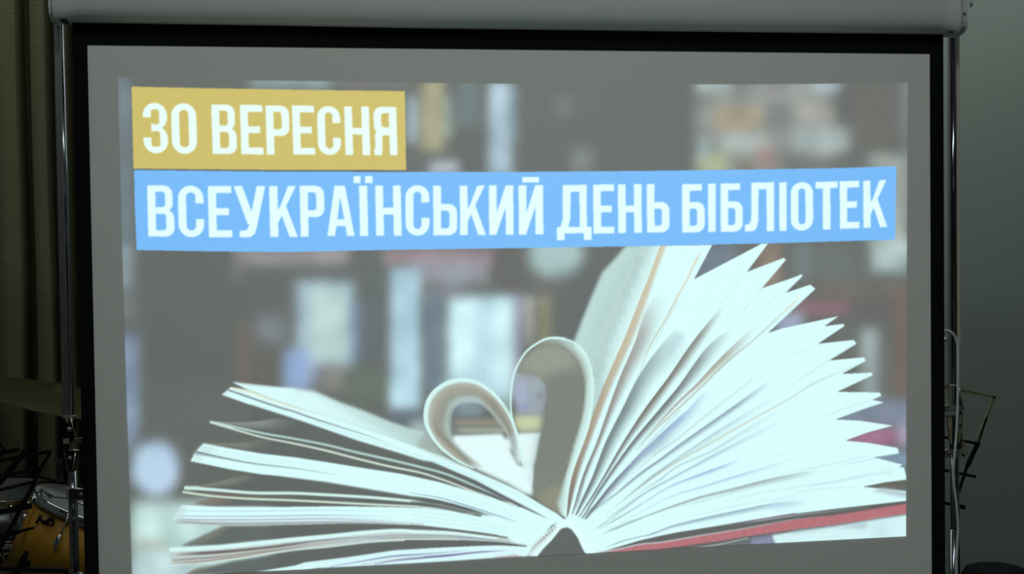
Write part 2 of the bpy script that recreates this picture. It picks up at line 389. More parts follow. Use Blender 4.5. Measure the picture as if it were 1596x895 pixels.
]: box(*b[:4], b[4], b[5], b[6])
blob(866, 396, 58, 50, (170, 206, 204), .95, .55)
blob(242, 730, 50, 56, (178, 210, 246), 1, .5)
blob(232, 722, 32, 36, (188, 220, 244), .6, .8)

cv = blur(cv, 4.5 * SS)
_r0 = np.random.RandomState(11)            # uneven brightness of the blurred spines: tall soft streaks
_n = blur(_r0.normal(0, 1, (CH // 16 + 1, CW // 16 + 1, 1)).astype(np.float32), 1.3)
_n = np.repeat(np.repeat(_n / _n.std(), 16, 0), 16, 1)[:CH, :CW]
cv = cv + blur(_n, 9) * 7 * np.clip((cv.mean(-1, keepdims=True) - 104) / 40, 0, 1)
cv = blur(cv, 4.5 * SS)
cv = cv * .8 + cv.mean(-1, keepdims=True) * .2 + np.float32((-1, 2, 1))
cv = np.maximum(cv, np.float32((98, 105, 101)))

# ---- left half of the open book
BK = 4
# top sheet, facing up, blurred towards its far edge
up = ZK(735,35, 850,62, 1050,82, 1313,97) + ZL(290,120, 500,205, 760,300, 1000,400, 1200,470, 1313,500) + ZO(130,230, 260,400, 450,500)
lo = ZK(735,35, 880,105, 1100,190, 1313,262) + ZL(450,370, 900,515, 1313,665) + ZO(250,400, 420,480, 600,570)
fill(up[:4], WH, 1, .8)
fill(up + lo[::-1], (186, 218, 212), 1, 2.2, BK)
ruled(spl(up, 12), spl(lo, 12), [(0, (150,170,165), .0), (.25, (176,206,200), .8), (.7, (200,234,230), 1), (1, WH, 1)],
      cols=((0, WH), (.3, (216,252,250)), (.5, (198,232,230)), (.75, (182,212,208)), (1, (150,176,170))))
fill(ZK(735,35, 850,62, 1050,82, 1313,97, 1313,262, 1100,190, 880,105), WH, 1, .6, BK)
fill(ZL(0,97, 290,125, 420,210, 700,380, 1000,520, 1313,665, 900,515, 450,370, 0,225), (214,250,250), .9, 5)
# first block (three leaves packed)
b1u = ZK(715,80, 880,108, 1100,190, 1313,262) + ZL(450,370, 900,515, 1313,665) + ZO(180,385, 400,460, 600,565, 1000,745, 1240,890) + ZG(390,350, 470,410)
b1l = ZK(632,152, 850,230, 1313,378) + ZL(300,440, 700,580, 1000,670, 1313,765) + ZO(200,480, 600,650, 1050,890) + ZP(1180,205, 1380,305) + ZG(400,440)
fill(b1u + b1l[::-1], WH, 1, .5, BK)
ruled(b1u[:5], ZK(700,100, 880,160, 1100,235, 1313,300) + ZL(400,400), [(0,(190,190,160),.9),(.3,(222,236,214),.9),(.7,(224,250,236),.8),(1,WH,0)], ((0,1),(.6,.8),(1,0)))
line(ZK(690,108, 800,145, 1000,215, 1200,280, 1313,312) + ZL(200,342, 500,440, 800,535, 900,572, 1100,640), [2.6,2.8,2.6,2,1], (122,132,146), .9, ((0,1),(.5,.8),(.8,.5),(1,0)))
line(ZK(632,152, 850,232, 1313,380) + ZL(300,442, 700,582), 1.2, (150,170,168), .5)
line(ZL(300,400, 700,540, 1000,630, 1313,730), 1, (150,190,196), .35)
line(ZO(0,385, 400,530, 800,720, 1100,870), 1, (150,190,200), .35, ((0,0),(.3,1),(1,0)))
fill(ZK(632,150, 672,118, 712,128, 690,175), (206,238,234), .7, 1)
# heart-shadow where loop meets the sheet
fill(ZO(130,200, 210,270, 330,390, 440,470, 560,545, 400,480, 200,400, 60,330), (150,160,148), .55, 3)
fill(ZO(280,380, 370,425, 480,500, 560,545, 430,490, 330,430), (124,118,104), .8, 1.2)

def shade(top, bot, col, a=.8, env=((0, 1), (1, 0))):
    ruled(top, bot, [(0, col, a * .3), (.12, col, a), (.5, col, a * .75), (1, col, 0)], env, idn=BK)
# dark hollows of the book
fill(ZK(900,250, 1313,385) + ZL(300,445, 700,585, 1313,770) + ZO(200,485, 600,655, 1050,892) + ZP(1370,303, 1000,190) + ZO(600,735, 0,600) + ZL(400,780, 0,730) + ZK(1313,735, 900,690), DK, .9, 2)
fill(ZK(1000,895, 1313,840) + ZN(0,15, 400,65, 700,115, 1000,165, 1270,210, 1270,290, 900,290, 0,290) + ZM(1270,285, 500,285, 380,260, 600,180, 480,100, 830,0), DK, .9, 1.5)
fill(ZM(640,458, 1270,450) + ZN(500,440, 1270,460) + ZP(0,390, 400,430, 900,500, 400,450, 0,435) + ZN(1100,490, 400,540, 0,585) + ZM(900,605, 600,640, 240,645, 420,560), DK, .95, 2.2)
fill(ZM(400,850, 700,780, 1270,690) + ZN(0,710, 400,655, 800,610, 1270,592) + ZP(0,545, 500,545, 900,565, 1180,610, 900,600, 0,640) + ZN(1000,680, 0,850) + ZM(1270,900, 280,900), DK, .95, 2)
# soft sheets seen through the gaps
shade(ZK(520,400, 700,404, 850,405, 1000,390, 1150,370, 1313,375) + ZL(150,400), ZK(560,415, 750,450, 900,480, 1050,490, 1200,490, 1313,480) + ZL(150,470), (150,160,152), .75, ((0,1),(.6,1),(1,0)))
shade(ZK(470,604, 700,600, 850,592, 1000,568, 1120,570), ZK(560,625, 750,655, 900,680, 1000,680, 1150,660), (140,140,126), .75, ((0,1),(.5,1),(1,0)))
shade(ZM(380,100, 500,80, 700,30, 830,0), ZM(420,115, 560,120, 800,90, 950,40), (138,138,124), .8, ((0,1),(.7,1),(1,.4)))
shade(ZM(340,268, 430,235, 540,205), ZM(420,280, 620,280, 760,240), (150,132,116), .8, ((0,.8),(.6,1),(1,.6)))
shade(ZM(240,640, 420,560, 560,490, 640,458), ZM(420,640, 560,590, 680,500, 740,462), (136,138,122), .8, ((0,.6),(.5,1),(1,.6)))
shade(ZM(290,895, 360,850, 450,815), ZM(380,895, 480,870, 560,820), (136,128,112), .8, ((0,1),(1,.4)))
ids[pmask(ZK(900,250, 1313,385) + ZL(300,445, 700,585, 1313,770) + ZO(200,485, 600,655, 1050,892) + ZP(1370,303, 900,500, 900,600) + ZN(0,850) + ZM(1270,900, 280,900, 640,458, 700,300, 500,100, 830,0) + ZK(1050,565))[0]][pmask(ZK(900,250, 1313,385) + ZL(300,445, 700,585, 1313,770) + ZO(200,485, 600,655, 1050,892) + ZP(1370,303, 900,500, 900,600) + ZN(0,850) + ZM(1270,900, 280,900, 640,458, 700,300, 500,100, 830,0) + ZK(1050,565))[1]] = BK
# second pair of loose leaves
line(ZK(520,403, 750,452, 1000,508, 1313,563) + ZL(400,617, 700,690, 1000,757, 1313,832) + ZO(300,582, 600,702, 850,812, 990,885), [3,3,3.2,3.4,3,2], (180,212,206), 1, idn=BK)
line(ZK(520,406, 750,475, 1000,545, 1313,608) + ZL(400,670, 700,748, 1000,820, 1313,885) + ZO(300,645, 600,760, 850,850) + ZP(1100,180), [3,2.6,3,3,2.6,2], (208,226,208), 1, idn=BK)
fill(ZK(518,398, 560,402, 700,440, 760,470, 600,430), (196,226,220), .9, .7, BK)
# second block
b2u = ZK(460,605, 700,650, 1000,700, 1313,735) + ZL(400,777, 800,842, 1100,887) + ZO(250,662, 500,735, 750,815) + ZP(700,45, 1000,168, 1180,215, 1380,310) + ZG(395,440)
b2l = ZK(340,770, 700,845, 1000,893) + ZN(0,15, 400,65, 700,115, 1000,165, 1270,210) + ZP(300,135, 600,215, 850,300, 1100,370, 1300,440)
fill(b2u + b2l[::-1] + ZK(385,685), WH, 1, .5, BK)
fill(ZK(460,605, 420,640, 385,685, 340,770, 420,775, 520,700, 600,650), (202,230,222), .5, 2.5)
line(ZK(388,684, 600,730, 850,780, 1313,838) + ZL(100,840, 500,895), [3,2.4,2,1.4], (116,128,136), .9, ((0,1),(.5,.7),(1,.2)))
line(ZK(380,704, 500,722, 700,768), 2, (140,146,170), .6, ((0,1),(1,0)))
for dy, a in ((0,.28),(28,.22),(-45,.2),(60,.2)):
    line(ZK(470,640+dy, 700,690+dy, 1000,740+dy, 1313,780+dy) + ZL(500,850+dy), 1.1, (150,196,205), a, ((0,1),(.6,1),(1,0)))
line(ZP(0,58, 300,108, 600,195, 900,292, 1190,388), [1.6,1.6,1.8,1], (110,120,160), .75, ((0,.4),(.4,1),(.8,.8),(1,0)))
line(ZN(0,18, 400,70, 700,120, 1000,170, 1270,214), 1.6, (170,196,192), .6)
for k in range(4):
    line(ZP(200,20+k*32, 600,110+k*40, 1000,240+k*40, 1300,350+k*26), 1, (160,205,215), .3, ((0,0),(.3,1),(.8,.5),(1,0)))
# third pair
l3 = ZM(275,118, 500,133, 900,165, 1270,168) + ZN(400,182, 800,206, 1100,232, 1270,250) + ZP(300,178, 600,250, 850,300)
line(l3, [4.5,4,4,4,3.6,3], (212,246,240), 1, idn=BK)
ruled(ZM(300,135, 600,165, 1000,185, 1270,190), ZM(330,155, 600,190, 1000,215, 1270,225), [(0,(122,108,100),.8),(.5,(126,112,102),.8),(1,(130,120,110),.3)], ((0,0),(.2,1),(.6,.8),(1,.3)))
line(ZM(258,156, 500,190, 800,214, 1270,233) + ZN(400,247, 800,268, 1100,282, 1270,290) + ZP(400,225, 650,275), [3,3,3,3,2.6,2], (206,228,208), 1, idn=BK)
fill(ZM(270,110, 380,102, 470,125, 330,140, 270,135), (206,234,226), .9, .8, BK)
line(ZP(0,160, 200,175, 400,212, 640,262, 850,300), [5,4,3,2,1], DK, .8)
# third block
b3u = ZM(250,275, 600,292, 1270,290) + ZN(500,285, 900,290, 1270,300) + ZP(200,215, 400,238, 700,300)
b3l = ZM(180,425, 600,455, 700,460, 1270,450) + ZN(400,440, 900,440, 1270,460) + ZP(400,425, 700,462, 1050,520)
fill(b3u + ZP(900,330, 1250,440, 1200,540) + b3l[::-1] + ZM(180,395), WH, 1, .5, BK)
ruled(ZM(182,395, 600,410, 1270,410) + ZN(600,402, 1270,430), ZM(182,425, 600,456, 1270,451) + ZN(600,440, 1270,458), [(0,(196,214,220),.3),(.5,(180,190,194),.9),(1,(176,186,176),1)], ((0,1),(.8,.9),(1,.5)))
for y, a, c in ((325,.6,(160,200,215)), (372,.8,(140,170,190)), (402,.8,(150,140,155)), (436,.5,(120,120,125))):
    line(ZM(200, y, 600, y+4, 1270, y-2) + ZN(300, y-6, 700, y, 1100, y+14), 1.5, c, a, ((0,.8),(.6,1),(1,0)))
fill(ZM(180,395, 215,340, 250,275, 300,290, 260,400, 240,428, 180,425), (200,222,222), .6, 1.5)
for k in range(3):
    line(ZP(0,240+k*45, 500,300+k*45, 1000,420+k*30), 1, (160,205,214), .3)
# fourth bundle
b4u = ZM(135,662, 600,637, 900,605, 1270,565) + ZN(400,540, 800,500, 1100,490, 1270,495) + ZP(200,440, 400,450, 800,500, 1050,530)
b4l = ZM(155,815, 450,793, 800,748, 1100,702, 1270,678) + ZN(400,652, 800,606, 1100,590, 1270,590) + ZP(500,545, 900,568, 1200,612)
fill(b4u + b4l[::-1], (192,208,204), 1, .7, BK)
line(ZM(140,678, 600,652, 900,622, 1270,583) + ZN(400,557, 800,517, 1100,506) + ZP(0,455, 400,470, 900,530), [6,6,5.5,5,4,3], (216,252,248), 1)
ruled(ZM(230,702, 600,680, 900,655, 1270,612) + ZN(300,590, 600,560), ZM(180,738, 600,715, 900,685, 1270,640) + ZN(300,605, 600,570), [(0,(112,100,100),.2),(.3,(110,100,98),1),(.7,(118,106,104),1),(1,(150,140,136),.2)], ((0,.2),(.15,1),(.6,.9),(1,.2)))
line(ZM(170,772, 600,738, 900,700, 1270,652) + ZN(300,612, 600,588), [2.6,2,1.8,1.2], (142,124,118), .8, ((0,.6),(.1,1),(.6,.8),(1,.1)))
line(ZM(170,806, 400,790, 700,750, 1000,700, 1270,664) + ZN(300,630, 700,592), [4,3.4,2.4,2,1.2], (150,128,116), .85, ((0,.3),(.1,1),(.35,.9),(.6,.5),(1,.3)))
line(b4l[:10], 2.4, (208,232,222), .9)
line(ZN(0,625, 400,590, 800,560, 1270,545) + ZP(400,500, 900,545), 1.2, (110,116,140), .55)
line(ZN(600,590, 900,572, 1270,565) + ZP(300,515, 800,535), 1.4, (120,124,140), .6, ((0,0),(.3,1),(1,.2)))
line(ZP(0,505, 500,520, 900,550, 1150,590), 1.4, (150,165,170), .6)
# fifth bundle, cut by the slide's lower edge
b5u = ZM(860,885, 1270,818) + ZN(200,790, 600,742, 1000,682, 1270,665) + ZP(300,615, 900,596, 1200,612)
b5l = ZM(900,900, 1270,890) + ZN(300,842, 600,828, 1270,792) + ZP(500,755, 900,726, 1200,712)
fill(b5u + b5l[::-1], (214,250,253), 1, .6, BK)
line(ZN(430,828, 700,782, 1000,735, 1270,716) + ZP(400,668, 700,640), [1,2,2,1.4], (112,116,160), .85, ((0,.6),(.5,1),(1,0)))
line(ZN(830,806, 1000,775, 1270,746) + ZP(400,702, 700,670, 1050,650), [1,3,3,2,1], (106,104,150), .95, ((0,.6),(.3,1),(.8,.9),(1,0)))
line(ZN(700,812, 1000,765, 1270,740), 2, (196,206,206), .7)
fill(ZP(850,722, 1080,700, 1150,708, 1160,722, 900,730), (170,128,140), .8, 1)
fill([(812,799),(866,811),(848,835),(828,857),(824,851.5),(800,846),(791,839)], WH, 1, 1.2, BK)
fill([(752,803),(768,804),(806,815),(830,826),(800,824),(776,812),(748,807)], WH, 1, .8, BK)
# hollow lines near the spine
line(ZP(0,388, 300,420, 700,468, 900,492), [1.4,1.4,1.2], (100,100,110), .6)
ruled(ZP(0,392, 400,430, 700,470, 980,515), ZP(0,432, 400,448, 700,476, 980,517), [(0,DK,1),(1,(110,116,114),1)], ((0,1),(.7,1),(1,.2)))
ruled(ZP(-60,545, 500,548, 900,566, 1220,608), ZP(-60,638, 500,612, 900,598, 1220,610), [(0,DK,1),(1,DK,1)])
ruled(ZP(0,85, 300,135, 600,215, 870,300), ZP(0,130, 300,175, 600,243, 870,303), [(0,DK,1),(1,DK,1)], ((0,0),(.15,1),(.7,1),(1,.1)), idn=BK)
ruled(ZP(0,152, 300,195, 600,258, 760,290), ZP(0,182, 300,213, 600,268, 760,292), [(0,DK,1),(1,DK,1)], ((0,0),(.15,1),(.7,.8),(1,.1)), idn=BK)
ruled(ZO(600,655, 1050,892) + ZP(1180,212, 1390,308), ZO(600,690, 1000,885) + ZP(1120,190, 1390,310), [(0,DK,1),(1,(100,104,116),1)], ((0,1),(.8,1),(1,.3)), idn=BK)

# ---- right half: the fan of leaves
fan = [(882,810),(884,790),(889.5,747),(919,664),(944.8,600),(975.5,522.5),(997.6,466),(1029.5,383),(1110,382),(1081.8,435.3),(1187,380),(1197,380),(1164,424),(1221.8,402),(1225,405),
 (1187.4,449.5),(1240,431.6),(1249.5,427.5),(1251,430),(1225,456.5),(1263,443.7),(1271,450.4),(1197,519),(1220,511.8),(1307,493),(1285,508.6),(1314.6,505),(1316.6,508),
 (1275,536),(1330.6,530),(1335,536),(1293,562),(1346.5,557),(1349.5,562.7),(1312,583),(1358.8,581),(1360,585),(1304.8,611),(1371,612),(1374,617),(1359.4,623.4),(1377.4,627.4),
 (1340,640),(1301.8,654),(1340.6,656),(1391.6,663.6),(1350,675),(1317.9,687),(1354,690.5),(1399,698.5),(1401.5,707),(1362,713),(1406.9,724.5),(1401,728),(1409,729),(1412,740),(1422,750),(1412,748),(1380,752),(1345,759),
 (1412,765.5),(1422,768),(1422,779),(1412,781),(1300,793.6),(1220,803.5),(1155.8,813.6),(1058.9,829.7),(1000,842),(947,857.7),(933,863),(913,864),(900,850),(886,820)]
fill(fan, WH, 1, .35, BK)
fill([(1375,760),(1422,768),(1422,778),(1360,766)], (176,196,202), .8, 2)
# tall grey leaf on the far left
gl = ZA(470,12, 400,95, 320,180, 250,340, 190,490, 140,620, 150,760, 170,895) + [(905,640),(919,664)]
gr = ZA(690,12, 620,200, 560,350, 470,580, 345,895) + [(919,664)]
fill(gl + gr[::-1], (186,218,213), 1, 2.4, BK)
ruled(ZA(520,12, 400,180, 300,380, 210,620, 260,895), gr[:5] , [(0,(184,214,208),.2),(.25,(180,212,207),1),(.55,(186,216,213),1),(.72,(196,230,226),1),(1,(214,250,246),1)])
for i in range(46):      # faint show-through of print
    t = (i * .618) % 1; q = i / 46
    x = 1000 - 75 * q + 14 * (t - .5); y = 400 + 190 * q
    blob(x, y, 4 + 4 * t, 7, (150,178,178), .2, .95)
def ray(A, B, c0, c1, env, a=1.0):
    ruled(A, B, [(0, c0, a), (.3, c0, a * .85), (.65, c0, a * .38), (1, c0, 0)], env, cols=((0, c1), (.5, c0), (1, c0)))
ruled(ZB(92,885, 118,640, 238,300, 345,10) + ZA(470,580, 560,350, 620,200, 688,12), ZB(112,850, 172,640, 292,300, 405,20) + ZA(545,560, 620,350, 668,200, 738,12),
    [(0,(200,186,156),1),(.55,(200,182,152),.9),(1,WH,0)], ((0,1),(1,.85)), cols=((0,(118,104,98)),(.12,(140,120,108)),(.3,(166,148,126)),(.55,(192,176,148)),(1,(208,194,160))))
ray(ZB(128,862, 205,600, 288,400, 340,250, 430,0) + ZA(530,620, 600,420, 660,320), ZB(140,850, 238,600, 322,400, 392,240, 515,0) + ZA(650,620, 730,430, 770,320),
    (150,142,136), (110,112,112), ((0,1),(.5,1),(.8,.75),(1,0)))
line(ZB(545,0) + ZA(620,660, 720,482, 814,305), 2, (196,196,172), .8, ((0,.2),(.4,1),(1,1)))
line(ZA(640,665, 720,510, 800,360), 1.2, (190,200,186), .5)
line(ZA(790,345, 814,305) + ZC(130,220, 175,120, 215,45), [2,2.6,3.4,4], (222,212,182), .8, ((0,1),(.8,.9),(1,.2)))
ray(ZB(150,868, 252,640, 345,400, 450,190, 545,0) + ZA(650,700, 740,590, 800,520), ZB(170,860, 305,640, 430,400, 560,200, 690,0) + ZA(800,760, 860,690, 900,640),
    (122,138,138), (108,112,110), ((0,1),(.55,1),(.8,.6),(1,0)))
fill(ZC(0,640, 40,580, 90,560, 110,600, 40,690, 0,740), (180,205,215), .5, 4)
ray(ZB(172,878, 300,670, 450,410, 600,180, 735,0) + ZC(0,850, 150,640, 260,500, 350,395), ZB(182,878, 335,650, 492,410, 660,195, 800,0) + ZC(90,830, 210,660, 300,530, 372,410),
    (122,116,108), (104,110,112), ((0,.9),(.6,1),(.85,.8),(1,0)))
ray(ZB(190,888, 370,600, 505,410, 680,200, 814,38) + ZC(70,895, 160,780, 260,650, 330,590, 405,540), ZB(200,888, 395,610, 560,405, 745,205, 814,125) + ZC(160,895, 245,800, 335,690, 385,620, 425,560),
    (112,116,116), (96,102,106), ((0,.9),(.6,1),(.8,.75),(1,0)))
ray(ZB(530,450, 814,135) + ZC(180,895, 290,775, 420,645, 540,535), ZB(540,460, 814,160) + ZC(222,895, 340,795, 480,670, 590,530),
    (164,148,132), (152,146,140), ((0,.2),(.3,.9),(.75,.8),(1,0)))
line(ZB(520,480, 640,345, 814,180) + ZC(230,895, 380,750, 560,600, 700,470, 814,362), [1.2,1.8,2,2,3], (178,172,150), .8, ((0,0),(.2,1),(.6,.9),(1,.25)))
line(ZC(700,470, 814,365) + ZE(60,290, 150,210), [2,4,5], (226,238,216), .7, ((0,.2),(.5,1),(1,0)))
line(ZB(500,540, 640,385, 814,200), 1.2, (150,170,180), .5)
ray(ZB(208,892, 370,680, 520,520, 640,400, 814,240) + ZD(130,200, 230,90), ZB(225,893, 425,690, 600,520, 720,450, 814,345) + ZD(150,280, 290,110),
    (140,160,190), (96,100,104), ((0,1),(.35,1),(.6,.8),(.8,.5),(1,0)))
ray(ZD(-60,375, 130,200, 240,88, 270,80), ZD(-60,430, 120,260, 280,110, 310,90), (160,198,236), (130,150,190), ((0,.2),(.4,.8),(1,0)))
def G2(g, d): return ZB(*g) + ZD(*d)
def G3(g, d): return ZG(*g) + ZD(*d)
ray(G2((420,690, 560,560, 680,460), (0,425, 250,225, 540,0)), G2((425,696, 566,572, 690,472), (0,445, 260,245, 550,12)), (186,206,196), (170,190,190), ((0,0),(.3,.8),(1,.4)), .8)
ray(G2((250,862, 440,700, 560,600, 700,500), (0,475, 130,380, 330,240, 500,120, 660,5)), G2((255,868, 448,715, 570,620, 710,525), (0,508, 150,410, 350,270, 520,150, 680,30)), (140,158,180), (120,132,140), ((0,0),(.2,.9),(.55,.9),(.8,.9),(1,.0)))
ray(G2((340,865, 430,788, 560,678, 650,606), (0,548, 290,350, 480,230, 690,108)), G2((345,870, 438,796, 568,692, 660,620), (0,566, 300,385, 500,265, 700,135)), (172,198,208), (130,145,150), ((0,0),(.3,.9),(.6,.8),(1,0)))
line(G2((430,798, 560,695, 650,626, 740,566), (0,577, 300,398, 520,270, 814,105)) + ZE(200,800, 350,740), [1,1.6,1.8,2,2.4,3], (200,204,180), .9, ((0,0),(.15,.9),(.6,.9),(.8,.5),(1,.15)))
line(G2((480,755, 600,658, 700,585), (0,562, 300,388, 520,262)), 1.1, (140,150,150), .6, ((0,0),(.3,1),(1,0)))
ray(G2((480,778, 600,692, 700,628), (0,600, 300,445, 500,320, 740,180)), G2((484,786, 606,704, 708,642), (0,616, 300,470, 500,360, 750,205)), (180,208,216), (150,170,180), ((0,0),(.3,.9),(.6,.7),(1,0)))
ray(G2((350,890, 480,798, 600,718), (0,645, 280,490, 540,355, 740,258)), G2((354,894, 486,808, 606,730), (0,662, 290,515, 560,380, 750,290)), (164,200,220), (140,150,160), ((0,.5),(.3,.9),(.6,.9),(1,0)))
ray(G3((760,493, 950,385, 1155,262), (0,692, 200,608, 350,553, 480,505)), G3((764,498, 955,393, 1160,272), (0,706, 210,632, 360,580, 490,525)), (160,192,232), (170,190,210), ((0,0),(.4,.8),(.8,1),(1,0)))
ray(G3((790,530, 950,440, 1155,332), (0,757, 240,678, 500,596, 740,528)), G3((794,535, 955,448, 1160,342), (0,768, 245,696, 510,622, 750,560)), (172,206,236), (180,205,215), ((0,0),(.4,.7),(.75,.9),(1,0)))
ray(ZG(760,560, 900,480) + ZH(0,385, 250,290, 500,205, 850,115, 1100,50, 1386,-10) + ZF(90,470, 220,455), ZG(770,562, 900,490) + ZH(0,398, 260,312, 510,235, 860,160, 1110,105, 1386,55) + ZF(100,520, 230,480),
    (160,178,176), (130,145,150), ((0,0),(.15,.8),(.4,1),(.75,.95),(.9,.5),(1,0)))
line(ZH(300,300, 700,200, 1100,100), 1, (140,150,150), .5, ((0,0),(.3,1),(1,0)))
ray(ZG(850,640, 1155,555) + ZH(60,540, 250,468, 500,402, 900,315, 1150,265, 1386,240) + ZF(80,640, 160,635), ZG(855,645, 1155,565) + ZH(60,556, 260,492, 510,440, 900,365, 1150,320, 1386,300) + ZF(90,670, 165,660),
    (150,176,196), (130,145,155), ((0,0),(.2,.8),(.5,1),(.75,.8),(1,0)))
fill(ZH(1150,265, 1386,245, 1386,285, 1160,310), (176,204,236), .4, 5)
for q in [(ZF(0,480, 300,420, 500,375), .35), (ZF(60,560, 300,530, 470,495, 640,470), .5), (ZF(0,575, 300,520, 640,450), .25), (ZF(300,440, 660,365), .35), (ZF(0,600,200,570,430,560), .25), (ZH(700,250,1000,180,1386,110), .3), (ZH(300,420,800,290,1386,190), .22), (ZF(200,160,420,80,520,55), .3), (ZE(0,840,200,720,420,570), .3), (ZE(0,640,250,560), .2), (ZC(420,540,814,250), .18), (ZC(300,420,505,185), .18), (ZC(450,470,598,285), .25), (ZE(60,880,300,760,480,680), .4), (ZD(600,520,814,440), .2), (ZD(640,560,814,510), .25)]:
    line(q[0], 1.6, (150,200,210), q[1], ((0,0),(.3,1),(1,.6)))
# creases close to the spine
for g, wdt in [((545,350, 600,200, 640,60), 1.6), ((560,350, 640,180, 700,50), 1.6), ((640,330, 740,170, 860,30), 1.6), ((600,420, 700,310, 800,210), 2), ((640,390, 760,290, 900,180), 1.6),
               ((760,495, 950,390, 1155,265), 1.6), ((790,540, 950,475, 1155,395), 2), ((800,670, 980,600, 1155,552), 1.5), ((870,395, 1000,310, 1155,190), 1.2), ((700,520, 800,450, 950,360), 1.2)]:
    line(ZG(*g), wdt, (110,128,136), .6, ((0,0),(.4,1),(1,.4)))

# ---- heart of two rolled leaves
# left loop: outer rim curve (clockwise from foot), inner shade
lo_out = ZI(400,895, 300,850, 200,775, 130,690, 92,600, 92,520, 120,440, 185,375, 260,340, 330,332, 410,345, 490,390, 560,455, 620,540, 655,620, 690,730, 718,875)
lo_in = ZI(480,895, 400,830, 320,760, 275,700, 262,640, 265,580, 285,520, 320,492, 370,482, 410,485, 450,500, 500,545, 545,600, 590,660, 620,720, 645,790, 682,868)
hl = ZO(390,235, 850,215, 900,330, 960,430, 1000,505, 1090,520, 1130,600, 1140,790, 1050,770, 900,680, 600,540, 470,430, 410,330)
fill(hl, (226,252,252), 1, 2.5)
box(712,632,752,648,(128,150,160),.9,12,9); box(704,634,714,650,(106,124,138),.6,9); box(708,654,784,664,(164,156,138),.85,12,8); box(712,668,790,674,(198,206,188),.8,12,6)
box(706,683,800,702,(228,254,252),.95,9,7)
fill(ZO(950,40, 1240,30, 1230,200, 1000,215), (200,208,168), .9, 5)
fill(ZO(990,215, 1215,205, 1150,500, 1130,760, 1050,520), (224,252,250), .95, 2)
fill(ZO(1110,560, 1140,620, 1140,780, 1080,600), (204,220,236), .6, 3)
def loop(o, i, stops, env=((0, 1), (1, 1)), cl=None): ruled(o, i, stops, env, idn=BK, clip=cl)
SB = (160,164,148); SBd = (136,140,126)
loop(lo_out, lo_in, [(0,(212,248,242),1),(.10,(208,240,232),1),(.16,(176,186,174),1),(.38,(164,162,146),1),(.62,(150,156,144),.9),(.8,(180,196,186),.8),(.93,(186,206,200),.5),(1,(190,210,205),0)], ((0,.1),(.06,1),(1,1)))
ruled(ZI(120,560, 130,640, 190,720, 260,780, 330,850), ZI(180,560, 200,640, 250,710, 320,770, 400,850), [(0,(150,146,130),0),(.5,(132,134,120),.8),(1,(150,150,136),0)], ((0,0),(.3,1),(1,.6)))
ruled(ZI(470,400, 560,490, 620,590, 650,680), ZI(420,440, 500,530, 570,620, 630,720), [(0,(150,146,130),.2),(.4,(136,132,116),.7),(1,(150,150,136),0)], ((0,0),(.3,1),(1,.3)))
line(lo_out, [2,3,3.6,3,3], (210,250,246), 1, idn=BK)
fill(ZI(655,640, 690,735, 720,880, 690,868, 650,790, 632,700), (176,198,200), .5, 1.5, BK)
# right loop
ro_out = ZI(718,878, 690,740, 660,640, 640,560, 634,480, 640,380, 655,300, 690,220, 740,150, 800,105) + ZJ(230,100, 290,75, 345,68, 410,75, 470,100, 525,150, 565,230, 585,320, 590,400, 580,500, 560,620, 530,720) + ZB(191,430, 120,640, 95,800, 90,885)
# body of the loop (inner far face + front)
body = ZJ(100,290, 125,240, 160,190, 230,130, 290,110, 345,105, 420,115, 480,150, 530,210, 560,290, 575,400, 560,520, 540,640, 500,760, 455,895) + ZB(140,480, 90,680, 72,800, 78,880, 0,828) + ZO(1150,810, 1135,700, 1150,600, 1180,450, 1215,280, 1240,170, 1265,60) + ZJ(290,540, 300,440, 290,370, 250,320, 180,290)
fill(ZJ(100,290, 290,300, 300,440, 275,560, 100,560), (158,170,182), .95, 4)
blobs = [(812,612,16,26,(170,180,210),.7), (836,600,12,18,(158,176,178),.7), (841,617,8,12,(132,138,142),.5), (815,634,14,9,(146,156,196),.6)]
for b in blobs: blob(*b, .7)
box(806,650,840,666,(202,210,166),.9,9,7); box(806,680,834,720,(226,252,250),.95,8,7)
fill(body, (128,134,124), 1, 1.2, BK)
fill(ZJ(100,290, 125,240, 160,190, 230,130, 290,110, 345,105, 420,120, 470,170, 500,260, 400,300, 300,320, 250,320, 180,290), (156,162,146), .8, 7)
fill(ZJ(310,300, 480,260, 520,420, 480,600, 430,760, 380,895, 220,895, 270,640, 310,450), (122,130,122), .8, 9)
fill(ZO(1160,880, 1200,780, 1313,700) + ZB(80,700, 74,800, 70,870, 0,828), (150,152,128), .5, 3)
fill(ZB(-30,700, 30,690, 40,840, 0,820), (150,148,122), .6, 5)
# light margin on the right side of the loop
ruled(ro_out[10:], ZJ(250,140, 300,120, 345,118, 400,130, 440,165, 490,230, 520,320, 530,400, 515,520, 490,640, 450,750, 400,895) + ZB(130,440, 80,600, 40,720, 20,790, 40,845),
      [(0,(208,244,236),1),(.35,(196,228,220),1),(.6,(184,208,198),.9),(.85,(160,176,166),.6),(1,(140,148,138),0)], ((0,0),(.12,.7),(.4,1),(1,1)), idn=BK)
ruled(ZB(200,40, 205,150, 170,330, 120,500, 70,680, 50,800), ZB(262,20, 262,100, 238,300, 203,400, 120,640, 92,880), [(0,(190,220,214),.0),(.35,(198,232,226),.9),(1,(214,254,250),1)], ((0,.3),(.4,1),(1,1)))
for i in range(70):
    q = i / 70; t = (i * .618) % 1
    P = spl(ZJ(240,130, 320,118, 400,140, 450,180, 500,260, 520,340, 525,430, 510,560, 480,660, 440,760, 410,880) + ZB(140,380, 100,500, 70,640), 71)[i]
    blob(P[0] - 2 + 4 * t, P[1], 2 + 1.5 * t, 3.2, (112,120,114), .26, .9)
